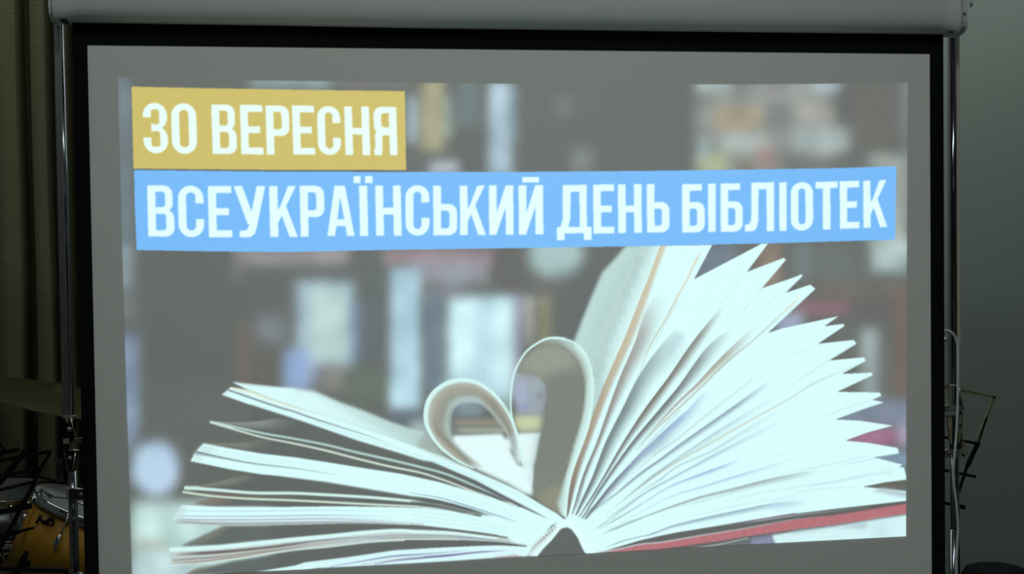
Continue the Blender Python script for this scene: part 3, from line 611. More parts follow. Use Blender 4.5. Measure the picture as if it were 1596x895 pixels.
line(ro_out[:14], [3,3,2.6,2.4,2.4,3,3.6], (210,250,246), 1, idn=BK)
line(ro_out[13:], [3,2.4,2,2,2], (212,250,244), .8, idn=BK)
fill(ZI(600,400, 632,480, 640,570, 655,620, 630,550, 590,490), (168,200,188), .6, 2)
# left block again in front of the loop's foot
fill(ZO(600,565, 1000,745, 1240,890) + ZG(390,350, 475,420, 400,440) + ZP(1380,300) + ZO(1050,860, 800,740), WH, 1, .5, BK)
line(ZO(560,560, 800,650, 1000,748, 1240,893) + ZG(400,355), 1.4, (160,180,176), .4)
line(ZO(700,640, 1000,790, 1200,900), 1, (160,200,205), .35)
# ---- spine
fill([(812,836),(834,832),(840,850),(826,866),(806,866),(822,853)], WH, 1, .8, BK)
fill(ZG(400,430, 475,395, 560,420, 640,560, 770,700, 665,718, 580,570, 520,490, 475,475, 430,490, 350,590, 260,680, 215,740, 110,728, 150,660, 250,560), (224,255,255), 1, .7, BK)
ruled(ZG(385,450, 300,520, 200,600, 110,720), ZG(400,470, 330,560, 240,650, 160,728), [(0,(200,214,206),.2),(.5,(184,194,188),.9),(1,(206,226,222),.3)], ((0,.6),(.5,1),(1,.7)))
for i in range(9):
    q = i / 8; blob(800 + (375 - 200 * q) / 5.775, 740 + (478 + 180 * q) / 5.775, 2.4, 3, (120,124,120), (.75 if 0 < i < 5 else .45), .9)
fill(ZG(215,742, 240,708, 300,640, 350,590, 385,545, 430,490, 475,475, 520,490, 552,530, 580,570, 610,640, 635,690, 665,722, 640,790, 200,790), DK, 1, .4, 0)
# ---- red cover under the fan
top = ZG(770,700, 960,668, 1155,625) + ZH(150,612, 500,553, 900,490, 1386,403) + ZF(300,720, 716,655, 760,648)
bot = ZG(790,712, 960,702, 1155,694) + ZH(150,676, 300,656, 700,602, 1000,552, 1386,497) + ZF(300,778, 716,714, 760,706)
gap = ZG(880,672, 1155,592) + ZH(150,555, 340,517, 600,482, 900,430, 1386,352) + ZF(300,688, 716,640, 760,636)
fill(gap + top[::-1], (100,104,102), 1, .4, BK)
line(ZH(700,470, 900,437, 1150,400, 1386,365) + ZF(300,697, 500,672), 1.6, (206,214,232), .8, ((0,0),(.3,1),(1,.1)))
line(ZH(820,448, 1100,398, 1386,350), 1.6, (110,84,108), .7)
fill(top + bot[::-1], (188,116,122), 1, .4, BK)
for i in range(150):
    q = (i * .618) % 1; t = (i * .377) % 1; j = q * (len(top) - 2); k = int(j); f = j - k
    A = np.array(top[k]) * (1 - f) + np.array(top[k + 1]) * f; B = np.array(bot[k]) * (1 - f) + np.array(bot[k + 1]) * f
    P = A * (1 - t) + B * t; blob(P[0], P[1], 5, 3.5, (206,138,146) if i % 2 else (166,98,106), .22, .9)
line(bot, 1.6, (150,84,96), .7); line(top[:8], 2, (206,220,226), .8, ((0,1),(.7,.7),(1,0)))
line(top[4:], 1.4, (150,110,108), .7, ((0,0),(1,1)))
# under the cover
fill(bot + [(1422,905),(915,905),(915,866)], (100,106,104), 1, .6)
line(ZH(440,668, 700,628, 960,572), 2, (176,186,186), .9)
fill(ZH(980,575, 1165,545, 1215,640, 980,650), (138,146,178), .95, 2.5)
fill(ZH(760,620, 980,580, 980,660, 760,660), (116,124,134), .7, 5)
fill(ZH(1170,545, 1386,510) + ZF(300,784, 716,718, 760,712, 760,900, 0,900) + ZH(1230,690), (212,246,248), 1, 1.6)
fill(ZF(60,812, 300,785, 470,766, 500,775, 480,800, 300,790, 60,830), (160,178,190), .6, 3)
fill(ZF(500,760, 540,800, 520,860, 620,870, 600,760), (186,212,224), .5, 8)
ids[(ids == 0) & (GX > 913) & (GY > 800) & (cv[..., 0] > 150) & (cv[..., 1] < 140)] = BK

# ---- banners and lettering
fill([(205,135),(320,137.5),(500,140.5),(631,142),(632,200),(633,265.3),(430,265),(208,263)], (206,192,110), 1, .3, 1)
line([(208,265.5),(430,267),(634,267)], 2, (84,92,84), .85)
fill([(209,265),(400,267.2),(620,268),(800,268),(1000,266.5),(1200,264),(1310,262),(1397,259),(1396.5,310),(1395,374),(1300,376.5),(1220,379),(1000,383.8),(800,387),(620,389.5),(440,393),(330,392),(213,390),(210,320)], (120, 189, 250), 1, .3, 2)
pass

def rr(x0, y0, x1, y1, r=0, c='abcd', n=7):
    """rounded rectangle, c names the rounded corners: a top-left, b top-right, c bottom-right, d bottom-left"""
    out = []
    for k, (cx, cy, sx, sy, a0) in {'a': (x0, y0, 1, 1, 180), 'b': (x1, y0, -1, 1, 270), 'c': (x1, y1, -1, -1, 0), 'd': (x0, y1, 1, -1, 90)}.items():
        if k in c and r > 0:
            rx = min(r, (x1 - x0) / 2 if ('a' in c and 'b' in c) else (x1 - x0)); ry = min(r, (y1 - y0) / 2)
            for i in range(n + 1):
                t = math.radians(a0 + 90 * i / n); out.append((cx + sx * rx + rx * math.cos(t), cy + sy * ry + ry * math.sin(t)))
        else: out.append((cx, cy))
    return out
def glyph(ch, w):
    s, h = .158, .138; R, r = min(w / 2, .25), min(w / 2 - s, .09)
    add, sub = [], []
    if ch in '0ОС3':
        add = [rr(0, 0, w, 1, R)]; sub = [rr(s, h * .95, w - s, 1 - h * .95, max(r, .05))]
        if ch == 'С': sub.append(rr(w / 2, .345, w + .1, .645))
        if ch == '3':
            add = [rr(0, 0, w * .98, .54, R), rr(0, .46, w, 1, R)]
            sub = [rr(s, h * .95, w - s - .01, .425, .05), rr(s, .56, w - s, 1 - h * .95, .05), rr(-.1, .29, w * .33, .69), rr(-.1, .42, .001, .6)]
    elif ch == 'В': add = [rr(0, 0, w * .95, .52, .17, 'bc'), rr(0, .47, w, 1, .17, 'bc')]; sub = [rr(s, h * .9, w - s - .015, .425, .06, 'bc'), rr(s, .555, w - s, 1 - h * .9, .06, 'bc')]
    elif ch == 'Е': add = [rr(0, 0, s, 1), rr(0, 0, w, h), rr(0, .43, w * .88, .43 + h), rr(0, 1 - h, w, 1)]
    elif ch == 'Р': add = [rr(0, 0, s, 1), rr(0, 0, w, .62, .17, 'bc')]; sub = [rr(s, h * .95, w - s, .62 - h, .06, 'bc')]
    elif ch == 'Н': add = [rr(0, 0, s, 1), rr(w - s, 0, w, 1), rr(0, .44, w, .44 + h)]
    elif ch == 'Я': add = [rr(0, 0, w, .56, .17, 'ad'), rr(w - s, 0, w, 1), rr(.02, .46, w, .8, .15, 'a'), rr(.02, .7, s + .01, .9), rr(0, .86, s, 1)]; sub = [rr(s, h * .95, w - s, .56 - h, .06, 'ad'), rr(s + .01, .585, w - s, 1.1, .05, 'a')]
    elif ch == 'У': add = [[(0, 0), (.27*w, 0), (.60*w, .58), (.52*w, .74), (.42*w, .74)], [(.73*w, 0), (w, 0), (.71*w, .80), (.64*w, .93), (.52*w, .99), (.40*w, 1), (.15*w, 1), (.17*w, .865), (.33*w, .865), (.41*w, .84), (.46*w, .77), (.44*w, .70), (.53*w, .56)]]
    elif ch == 'К': add = [rr(0, 0, .3 * w, 1), [(.68*w, 0), (.97*w, 0), (.50*w, .50), (.30*w, .73), (.30*w, .47), (.4*w, .38)], [(.56*w, .34), (w, 1), (.70*w, 1), (.40*w, .53)]]
    elif ch == 'А': add = [[(.3*w, 0), (.68*w, 0), (w, 1), (.72*w, 1), (.67*w, .80), (.34*w, .80), (.28*w, 1), (0, 1)]]; sub = [[(.50*w, .22), (.63*w, .67), (.38*w, .67)]]
    elif ch == 'І': add = [rr(0, 0, w, 1)]
    elif ch == 'ь': add = [rr(0, 0, s, 1), rr(0, .37, w, 1, .17, 'bc')]; sub = [rr(s, .37 + h, w - s, 1 - h, .06, 'bc')]
    elif ch == 'Б': add = [rr(0, 0, s, 1), rr(0, 0, w * .88, h), rr(0, .37, w, 1, .17, 'bc')]; sub = [rr(s, .37 + h, w - s, 1 - h, .06, 'bc')]
    elif ch in 'ИЙ': add = [rr(0, 0, s, 1), rr(w - s, 0, w, 1), [(s*.9, 1), (s*.9, .60), (w - s*.98, 0), (w - s*.9, .40)]]
    elif ch == 'Д': add = [[(.18*w, 0), (.87*w, 0), (.87*w, .87), (w, .87), (w, 1.14), (.78*w, 1.14), (.78*w, 1), (.22*w, 1), (.22*w, 1.14), (0, 1.14), (0, .87), (.10*w, .87), (.17*w, .70)]]; sub = [[(.41*w, .14), (.66*w, .14), (.66*w, .87), (.33*w, .87), (.39*w, .7)]]
    elif ch == 'Л': add = [[(.22*w, 0), (w, 0), (w, 1), (.74*w, 1), (.74*w, h), (.47*w, h), (.46*w, .78), (.40*w, .93), (.28*w, .995), (0, 1), (0, .86), (.13*w, .85), (.20*w, .78), (.22*w, .6)]]
    elif ch == 'Т': add = [rr(0, 0, w, h), rr(w / 2 - s / 2, 0, w / 2 + s / 2, 1)]
    return add, sub
def letters(row, frame, lean, col):
    x0f, y0f, s = frame
    for ch, xa, xb, ya, yb, sl in row:
        hgt = yb - ya; add, sub = glyph(ch, (xb - xa) / hgt)
        def T(P): return [(x0f + (xa + lean * (y - 0) * hgt + x * hgt) / s, y0f + (ya + y * hgt + sl * (x * hgt - (xb - xa) / 2)) / s) for x, y in P]
        ww = win(x0f + xa / s - 6, y0f + ya / s - 6, x0f + xb / s + 6, y0f + yb / s + 20)
        M = np.zeros((CH, CW), bool)
        for P in add: w, m = pmask(T(P)); M[w] |= m
        for P in sub: w, m = pmask(T(P)); M[w] &= ~m
        f = blur(M[ww].astype(np.float32), .45 * SS)
        over(ww, f, col); ids[ww][f > .5] = 3
YC, BC = (232,255,248), (226,255,254)
letters([('3',125,240,150,385,.01),('0',257,374,152,388,.01),('В',445,559,158,388,.01),('Е',578,682,160,390,.01),('Р',697,806,163,391,.01),('Е',820,922,163,391,.01),('С',936,1043,165,393,.01),('Н',1063,1178,167,393,.01),('Я',1198,1305,169,394,.01)], (180,110,2.983), .03, YC)
letters([('В',147,270,534,772,.01),('С',289,408,535,775,.01),('Е',429,538,537,776,0),('У',549,696,537,776,0),('К',714,843,537,774,0),('Р',856,969,536,772,0),('А',980,1107,535,770,-.005),('І',1132,1170,535,769,0),('Н',1207,1326,535,768,-.008)], (180,110,2.983), .022, BC)
letters([('С',35,146,533,768,-.01),('ь',164,275,535,766,0),('К',288,408,535,765,-.01),('И',423,537,534,764,-.01),('Й',561,675,533,763,-.01),('Д',738,899,532,757,-.01),('Е',908,1005,530,758,-.015),('Н',1023,1133,529,755,-.015),('ь',1157,1262,528,753,-.015)], (620,110,2.983), .008, BC)
letters([('Б',188,293,528,753,-.02),('І',309,344,526,751,-.02),('Б',367,470,525,750,-.02),('Л',480,616,521,748,-.02),('І',640,674,520,746,-.02),('О',693,797,519,745,-.03),('Т',808,912,517,740,-.03),('Е',921,1012,514,735,-.035),('К',1031,1142,511,730,-.04)], (1000,110,2.984), .004, BC)
for f, q in (((180,110,2.983), (1107,490,1140,523)), ((180,110,2.983), (1160,490,1195,523)), ((620,110,2.983), (578,495,657,521))):
    fill(Z(*f)(q[0],q[1],q[2],q[1],q[2],q[3],q[0],q[3]), BC, 1, .4, 3)

# ---- outline of the projected slide (slightly bowed top edge) and final softness
top_e = np.interp(GX[0], [183,320,500,640,850,1050,1230,1415], [121,124.5,127,129.3,131.5,132,131.5,129.5])
bot_e = np.interp(GX[0], [183,360,640,830,1060,1220,1415], [903.5,893,879.5,867.5,854.5,846,836])
lef_e = np.interp(GY[:, 0], [121,390,640,895], [183,190.5,198,206])
rig_e = np.interp(GY[:, 0], [129,500,836], [1415,1412.5,1412])
inside = (GY > top_e[None]) & (GY < bot_e[None]) & (GX > lef_e[:, None]) & (GX < rig_e[:, None])
lum = cv.mean(-1, keepdims=True)
cv = np.where(((ids == 0) | (ids == 4))[..., None], cv * .9 + lum * .1 + np.float32((-1.5, 1, 1.5)), cv)
cv = blur(cv, .55 * SS)
rs = np.random.RandomState(4)
cv += blur(rs.normal(0, 6, (CH, CW, 1)).astype(np.float32), 1.3)
# ---- the slide becomes flat meshes lying on the screen cloth, coloured by point colours
def lin(c):
    c = np.clip(np.asarray(c, float) / 255, 0, 1); return np.where(c <= .04045, c / 12.92, ((c + .055) / 1.055) ** 2.4)
M_slide = bpy.data.materials.new('projected light on cloth'); M_slide.use_nodes = True
_nt = M_slide.node_tree; _b = _nt.nodes['Principled BSDF']; _b.inputs['Base Color'].default_value = (.74, .77, .74, 1); _b.inputs['Roughness'].default_value = .95; _b.inputs['Specular IOR Level'].default_value = .1
_at = _nt.nodes.new('ShaderNodeAttribute'); _at.attribute_name = 'slide'; _nt.links.new(_at.outputs['Color'], _b.inputs['Emission Color']); _b.inputs['Emission Strength'].default_value = 1  # slide meshes emit their colours to imitate the projected image
NX, NY = 1040, 650
gs, gt = np.linspace(0, 1, NX), np.linspace(0, 1, NY)
gu = np.zeros((NY, NX)); gv = np.zeros((NY, NX))
# edges of the slide in the slide's raster (its top edge slightly bowed, its lower edge rising to the right)
def edge_x(v, r): return np.interp(v, [129, 500, 836], [1415, 1412.6, 1412]) if r else np.interp(v, [121, 390, 640, 895, 905], [183, 190.5, 198, 206, 206.3])
gv0 = 121 + (903.5 - 121) * gt; gv1 = 129.5 + (836 - 129.5) * gt
for it in range(1):
    L_, R_ = edge_x(gv0, 0), edge_x(gv1, 1)
gu = L_[:, None] * (1 - gs) + R_[:, None] * gs
tp = np.interp(gu[0], [183,320,500,640,850,1050,1230,1415], [121,124.5,127,129.3,131.5,132,131.5,129.5])
bt = np.interp(gu[-1], [206,360,640,830,1060,1220,1412], [903.5,893,879.5,867.5,854.5,846,836])
gv = tp[None] * (1 - gt[:, None]) + bt[None] * gt[:, None]
fx = np.clip((gu - SX0) * SS - .5, 0, CW - 1.001); fy = np.clip((gv - SY0) * SS - .5, 0, CH - 1.001)
ix, iy = fx.astype(int), fy.astype(int); ax, ay = (fx - ix)[..., None], (fy - iy)[..., None]
col = (cv[iy, ix] * (1 - ax) + cv[iy, ix + 1] * ax) * (1 - ay) + (cv[iy + 1, ix] * (1 - ax) + cv[iy + 1, ix + 1] * ax) * ay
gid = ids[np.round(fy).astype(int), np.round(fx).astype(int)]
# the hall light the cloth already reflects is taken off, so that cloth plus this emission gives the slide's colour
AMB_T, AMB_B = lin((102, 111, 105)), lin((94, 101, 97))
w_ = np.clip((gv - 100) / 780, 0, 1)[..., None]
em = np.maximum(lin(col) - (AMB_T * (1 - w_) + AMB_B * w_), .0004)
d_ = (gu[..., None] - W / 2) * np.array(RIGHT) - (gv[..., None] - H / 2) * np.array(UP) + FPX * np.array(FWD)
t_ = (-.0002 - EYE.y) / d_[..., 1]
pos = np.array(EYE) + d_ * t_[..., None]
fid = gid[:-1, :-1]
vid = np.arange(NX * NY).reshape(NY, NX)
quads = np.stack([vid[1:, :-1], vid[1:, 1:], vid[:-1, 1:], vid[:-1, :-1]], -1)
def slide_part(name, code, parent, label):
    q = quads[fid == code]; used, inv = np.unique(q.ravel(), return_inverse=True)
    me = bpy.data.meshes.new(name); me.vertices.add(len(used)); me.vertices.foreach_set('co', pos.reshape(-1, 3)[used].astype(np.float32).ravel())
    nf = len(q); me.loops.add(nf * 4); me.polygons.add(nf)
    me.loops.foreach_set('vertex_index', inv.astype(np.int32).ravel()); me.polygons.foreach_set('loop_start', np.arange(0, nf * 4, 4, dtype=np.int32))
    me.update(calc_edges=True); a = me.color_attributes.new('slide', 'FLOAT_COLOR', 'POINT')
    a.data.foreach_set('color', np.concatenate([em.reshape(-1, 3)[used], np.ones((len(used), 1))], 1).astype(np.float32).ravel())
    me.materials.append(M_slide); o = bpy.data.objects.new(name, me); C.objects.link(o); o.parent = parent; o.matrix_parent_inverse = parent.matrix_world.inverted(); o['label'] = label; return o
sl = slide_part('projected_slide', 0, scr, 'projected slide with blurred bookshelves behind an open book'); bpy.context.view_layer.update()
slide_part('yellow_banner', 1, sl, 'mustard yellow title banner'); slide_part('blue_banner', 2, sl, 'sky blue title banner')
slide_part('lettering', 3, sl, 'white lettering: 30 ВЕРЕСНЯ, ВСЕУКРАЇНСЬКИЙ ДЕНЬ БІБЛІОТЕК'); slide_part('book_picture', 4, sl, 'picture of an open book with two leaves rolled into a heart')

# ------------------------------------------------------------ the chrome stand the screen hangs on
st = thing('screen_stand', (0, .06, 0), 'chrome folding stand behind the projection screen, its poles showing at both edges', 'stand')
YP = .055
def poly(pts, y, t, name, m, parent, label=None, bevel=0):
    """plate cut to an outline given as photo points, standing at depth y, t thick"""
    P = [px(u, v, y) for u, v in pts]
    return MB().prism([(p.x, p.z) for p in P], y, y + t).build(name, m, parent, label, bevel)
def post(u0, u1, v, y=YP):
    a, b = px(u0, v, y), px(u1, v, y); return (a.x + b.x) / 2, (b.x - a.x) / 2
# left side: pale flat strip with a dark round tube beside it
def upright(pts, y, w, name, m, lab=None, flat=True, t=.012):
    P = [px(u, v, y) for u, v in pts]
    if flat: return MB().bar(P[0], P[-1], w, t).build(name, m, st, lab, .001)
    return MB().tube(P, w / 2, 20).build(name, m, st, lab)
S = 1 / 690
for side in (0, 1):
    if side == 0:
        top, mid, low = (88.5, 8), (103.5, 650), (110, 740)
        upright([(88.3, 5), (103.0, 652)], YP - .004, 9.5 * S, 'upper_pole', M_satin, 'satin face of the upper left pole')
        upright([(93.2, 5), (110.4, 655)], YP + .006, 11 * S, 'upper_pole', M_chrome, 'dark chrome tube of the upper left pole', False)
        upright([(108.2, 733), (111.5, 860), (120, 1180)], YP - .002, 4.5 * S, 'lower_pole', M_satin, 'satin edge of the lower left pole')
        upright([(113.2, 733), (117.2, 898)], YP + .008, 13 * S, 'lower_pole', M_chrome, 'dark chrome tube of the lower left pole', False)
    else:
        upright([(1491.8, 30), (1493.2, 606)], YP + .004, 5 * S, 'upper_pole', M_beige, 'edge of the upper right pole, its light put into a pale beige colour')
        upright([(1484.6, 30), (1487.0, 612)], YP + .008, 12.5 * S, 'upper_pole', M_chrome, 'dark chrome tube of the upper right pole', False)
        upright([(1479.4, 30), (1480.6, 606)], YP, 3 * S, 'upper_pole', M_satin, 'satin edge of the upper right pole')
        upright([(1487.0, 668), (1489.2, 898)], YP + .008, 15 * S, 'lower_pole', M_chrome, 'dark chrome tube of the lower right pole', False)
        upright([(1496.0, 640), (1497.0, 700)], YP + .012, 4 * S, 'lower_pole', M_satin, 'satin edge of the lower right pole')
# left folding joint
b = poly([(98,648),(118.5,648),(117,681),(99,684),(98,690),(98,692),(108,692),(108,683),(118,680)], YP - .020, .003, 'hinge_bracket', M_plate, st, 'upper folding bracket of the left pole')
poly([(109,649),(116.5,678.5),(100.5,681)], YP - .0235, .003, 'cheek', M_blk, b, 'dark triangular cheek')
b.select_set(False)
def child_bar(p, q, w, y, name, m, parent, lab=None):
    if m is M_steel: return MB().tube([px(*p, y), px(*q, y)], w * S * .55, 10).build(name, m, parent, lab)  # thin round bars built to imitate glints on the metal edges
    return MB().bar(px(*p, y), px(*q, y), w * S, .0015).build(name, m, parent, lab)
def bolt(u, v, y, r, parent):
    p = px(u, v, y); Mx = Matrix.Translation(p) @ Matrix.Rotation(math.pi / 2, 4, 'X')
    return MB().lathe([(0, .004), (r * .45, .004), (r * .5, .0025), (r * .9, .0022), (r, 0), (r, -.001)], Mx, 20).build('bolt', M_satin, parent, 'round bolt head')
child_bar((109.2,648.8),(117.2,679), 1.5, YP - .0245, 'edge_glint', M_steel, b, 'glint built along the bent edge'); child_bar((107.5,648.2),(118,648), 1.1, YP - .0245, 'edge_glint', M_steel, b); bolt(107.8, 669.5, YP - .0248, .0062, b)
b = poly([(99.5,701.5),(123,701.5),(117,735),(106,735)], YP - .020, .003, 'hinge_bracket', M_blk, st, 'lower folding bracket of the left pole, flared at the top')
child_bar((107.5,701.8),(123.2,702), 2.4, YP - .022, 'edge_glint', M_steel, b, 'glint built along the top edge'); child_bar((99.8,702),(105.6,735), 1.4, YP - .022, 'edge_glint', M_satin, b); child_bar((117.6,705),(113.8,733), 1.8, YP - .0225, 'edge_glint', M_steel, b, 'glint built along the side edge'); bolt(108.6, 714.5, YP - .0225, .0052, b)
# crossbars behind the cloth, left joint to right joint
c1 = MB(); a, d = px(99, 687.6, YP), px(1500, 637, YP); c1.bar(a, d, 7.2 * S, .010); c1.build('crossbar', M_satin, st, 'flat upper crossbar behind the screen', .001)
child_bar((121.5,683.4),(134,683.0), 1.8, YP - .008, 'edge_glint', M_steel, st, 'bright glint on the upper crossbar')
a, d = px(110, 774, YP), px(1496, 706, YP); MB().bar(a, d, 10 * S, .008).build('crossbar', M_satin, st, 'flat lower crossbar behind the screen', .001)
b = poly([(101.5,760.5),(112,760.8),(134,763),(134,780),(104,780)], YP - .018, .004, 'clamp', M_plate, st, 'left crossbar clamp', .0008)
poly([(107.5,763.5),(134,765.5),(134,778.5),(107.5,778)], YP - .0195, .0016, 'clamp_face', M_chrome, b, 'dark face of the clamp')
child_bar((110,761.2),(134,763.4), 2.2, YP - .0205, 'edge_glint', M_steel, b, 'glint built along the top edge'); bolt(125.5, 771, YP - .0205, .005, b)
child_bar((122.5,784),(134,787.5), 3.4, YP + .03, 'edge_glint', M_steel, st); 
# right folding joint
b = poly([(1481,601),(1496.5,601),(1502,636),(1502,640),(1472,640),(1472,632),(1481,631)], YP - .020, .003, 'hinge_bracket', M_plate, st, 'upper folding bracket of the right pole')
poly([(1485,602.5),(1494,602.5),(1499.5,631),(1485,629)], YP - .0225, .002, 'cheek', M_chrome, b, 'dark cheek of the bracket')
child_bar((1494.6,601),(1500.8,635.5), 2.2, YP - .0235, 'edge_glint', M_steel, b, 'glint built along the slanted edge'); child_bar((1481,600.8),(1495,601), 1.2, YP - .0235, 'edge_glint', M_steel, b); child_bar((1472,632.6),(1479,633), 1.8, YP - .0235, 'edge_glint', M_steel, b)
b = poly([(1475,649),(1501,644),(1499.5,672),(1496.5,700),(1481,700)], YP - .018, .003, 'hinge_bracket', M_chrome, st, 'lower folding bracket of the right pole, tapering downwards')
child_bar((1473.5,648.6),(1490,647.6), 2.2, YP - .0195, 'edge_glint', M_satin, b, 'pale glint built along the top edge'); poly([(1476,651),(1484,651),(1484,692),(1481.5,692)], YP - .0195, .0014, 'cheek', M_brass, b, 'brownish inner cheek'); poly([(1495,648),(1500.5,646),(1499,672),(1496,690),(1494,690)], YP - .0195, .0014, 'cheek', M_brass, b, 'brownish outer cheek'); bolt(1496.5, 660.5, YP - .021, .0048, b)
b = poly([(1471,703),(1480,699),(1496.5,697.5),(1496.5,713),(1471,714)], YP - .018, .004, 'clamp', M_plate, st, 'right crossbar clamp', .0008)
child_bar((1471,703.6),(1480,699.6), 1.8, YP - .0195, 'edge_glint', M_steel, b, 'glint built along the top edge'); bolt(1478.5, 706, YP - .0195, .0042, b)
# legs of the stand down to the floor
for x in (px(120, 895, YP).x, px(1489, 895, YP).x):
    z1 = px(120, 893, YP).z
    MB().tube([(x, YP + .008, z1), (x + .001, YP + .008, .42)], .0125).build('leg', M_chrome, st)
    MB().tube([(x, YP - .42, .016), (x, YP + .0, .42), (x, YP + .44, .016)], .011).build('foot_tube', M_chrome, st)
# ------------------------------------------------------------ loose cable down the right pole
cpts = [(1462,514),(1472,515.6),(1479,516.3),(1484.5,520),(1489,526),(1492,534),(1493.2,548),(1493.2,600),(1492.4,640),(1490.5,680),(1488.2,706),(1486,732),(1486.6,752),(1489.5,775),(1492,800),(1493.3,822),(1492.2,850),(1490.8,880),(1491.5,930),(1494,1100)]
P = [px(u, v, .02) for u, v in cpts]
def smooth3(P, k=6):
    out = []
    for i in range(len(P) - 1):
        p0, p1, p2, p3 = P[max(i-1,0)], P[i], P[i+1], P[min(i+2,len(P)-1)]
        for j in range(k):
            t = j / k; out.append(.5 * ((2*p1) + (-p0+p2)*t + (2*p0-5*p1+4*p2-p3)*t*t + (-p0+3*p1-3*p2+p3)*t**3))
    return out + [P[-1]]
cpath = smooth3(P); e = cpath[-1]; cpath += [Vector((e.x + .004, .022, .3)), Vector((e.x + .006, .03, .03)), Vector((e.x - .02, .03, .006)), Vector((e.x - .3, .03, .006))]
tag(MB().tube(cpath, .0033, 10).build('cable', M_cable), 'light grey cable looping over and hanging down the right pole of the stand', 'cable')
kb = px(1473.6, 529.5, .012); MB().lathe([(0, .006), (.004, .005), (.005, 0), (.004, -.005), (0, -.006)], Matrix.Translation(kb), 12).build('rivet', M_steel, scr, 'small pale knob at the back of the right border')

# ------------------------------------------------------------ drums and cymbal, lower left, behind the stand
def axis(c, tilt_x=0.0, tilt_y=0.0): return Matrix.Translation(c) @ Matrix.Rotation(tilt_y, 4, 'Y') @ Matrix.Rotation(tilt_x, 4, 'X')
YD = .53
def drum(name, c, r, h, mshell, mhead, M, label, lugs=8, hoop=.006, phase=0.0):
    t = thing(name, tuple(c), label, 'drum', 'drums of the kit left of the screen')
    MB().lathe([(r * .95, -.006), (r, -.003), (r, -h), (r * .93, -h + .004)], M, 64).build('shell', mshell, t)
    MB().lathe([(0, .003), (r * .6, .003), (r * .998, .004)], M, 64).build('drum_head', mhead, t)
    MB().lathe([(0, -h - .003), (r * .97, -h - .004)], M, 64).build('drum_head', mhead, t)
    for zz in (0, -h + .02):
        MB().lathe([(r + .001, zz + .008), (r + hoop, zz + .010), (r + hoop + .002, zz + .006), (r + hoop, zz - .004), (r + hoop + .001, zz - .012), (r + .002, zz - .014)], M, 64).build('hoop', M_hw, t, 'chrome rim')
    for k in range(lugs):
        a = 2 * math.pi * k / lugs + phase; ca, sa = math.cos(a), math.sin(a)
        q = lambda rr, z: M @ Vector((ca * rr, sa * rr, z))
        lg = MB().tube([q(r + .004, -.045), q(r + .013, -.055), q(r + .015, -.068), q(r + .012, -.082), q(r + .004, -.094)], [.003, .0065, .008, .0065, .003], 10).build('lug', M_hw, t, 'chrome lug')
        MB().tube([q(r + .009, .006), q(r + .011, -.058)], .0028, 8).build('tension_rod', M_hw, lg)
    return t
# rack tom, tilted, most of it behind the screen's edge
ct_ = px(147, 792, YD); tilt = math.radians(22)
Mt = axis(ct_, math.radians(1), tilt)
tom = drum('tom_drum', ct_, .155, .24, M_wood, M_head, Mt, 'amber wooden tom drum, tilted, half hidden behind the screen edge', 8, phase=math.radians(256))
# black script badge lying on the tom's shell
bd = MB(); dv = (Vector(EYE) - ct_).normalized()
def on_shell(M, r, u, v, y):
    """point on the turned shell seen at photo point (u, v), slightly proud of it"""
    Mi = M.inverted(); o3 = Mi @ EYE; d3 = (Mi @ px(u, v, y)) - o3
    A = d3.x**2 + d3.y**2; B = 2 * (o3.x * d3.x + o3.y * d3.y); Cc = o3.x**2 + o3.y**2 - r * r
    disc = max(B * B - 4 * A * Cc, 0); return M @ (o3 + d3 * ((-B - math.sqrt(disc)) / (2 * A)))
for stroke in ([(56,815),(60,811),(62,805),(64,803.5),(63,808),(65,812),(69,812),(72,815),(76,812),(78,810)], [(63,809),(66,814),(71,817),(77,818),(83.5,819.5)], [(72,814),(76,809),(80,807.5),(78,813),(82,810),(83.5,808),(83,817)]):
    Q = [on_shell(Mt, .1565, u, v, YD) for u, v in stroke]
    bd.tube(Q, .0032, 8)
bd.build('badge', M_blk, tom, 'black flowing script badge')
# snare at the far left
cs_ = px(2, 766, .85); Ms = axis(cs_, math.radians(2), math.radians(1))
drum('snare_drum', cs_, .160, .13, M_shell, M_head, Ms, 'grey metal snare drum at the left edge with a bright chrome rim', 8, phase=math.radians(20))
# floor tom below it
cf_ = px(-22, 846, .86); Mf = axis(cf_, math.radians(5), math.radians(-9))
drum('floor_tom', cf_, .140, .36, M_wood2, M_head, Mf, 'dark amber wooden floor drum below the grey snare drum', 6, phase=math.radians(-62))
# cymbal on its stand
cy = px(97, 614, .78); Mc = axis(cy, math.radians(2.5), math.radians(14))
cyo = thing('cymbal', tuple(cy), 'dull bronze cymbal tilted in front of the curtain, reaching behind the screen', 'cymbal')
MB().lathe([(.004, .028), (.018, .026), (.032, .018), (.040, .010), (.10, .004), (.235, -.014), (.236, -.0155), (.10, .001), (.036, .006), (.016, .022), (.004, .024)], Mc, 72).build('bronze_disc', M_cymbal, cyo)
MB().lathe([(0, .034), (.010, .034), (.012, .030), (.010, .027), (.004, .026)], Mc, 20).build('felt_washer', M_vinyl, cyo)
cst = thing('cymbal_stand', (cy.x, .78, 0), 'thin dark cymbal stand with a wing bolt, left of the screen pole', 'stand')
zt_ = px(93, 716, .78).z
MB().tube([cy + Vector((-.006, 0, .034)), (px(93.5, 650, .78)), (px(94, 716, .78))], .0036, 10).build('rod', M_blk, cst)
MB().tube([px(94, 714, .78), (cy.x - .006, .78, .55)], .0062, 12).build('tube', M_shell, cst)
MB().bar(px(89, 716, .772), px(97, 719, .772), .009, .006).build('wing_bolt', M_hw, cst, bevel=.001)
MB().tube([(cy.x - .006, .78, .56), (cy.x - .006, .78, .2)], .009, 12).build('tube', M_shell, cst)
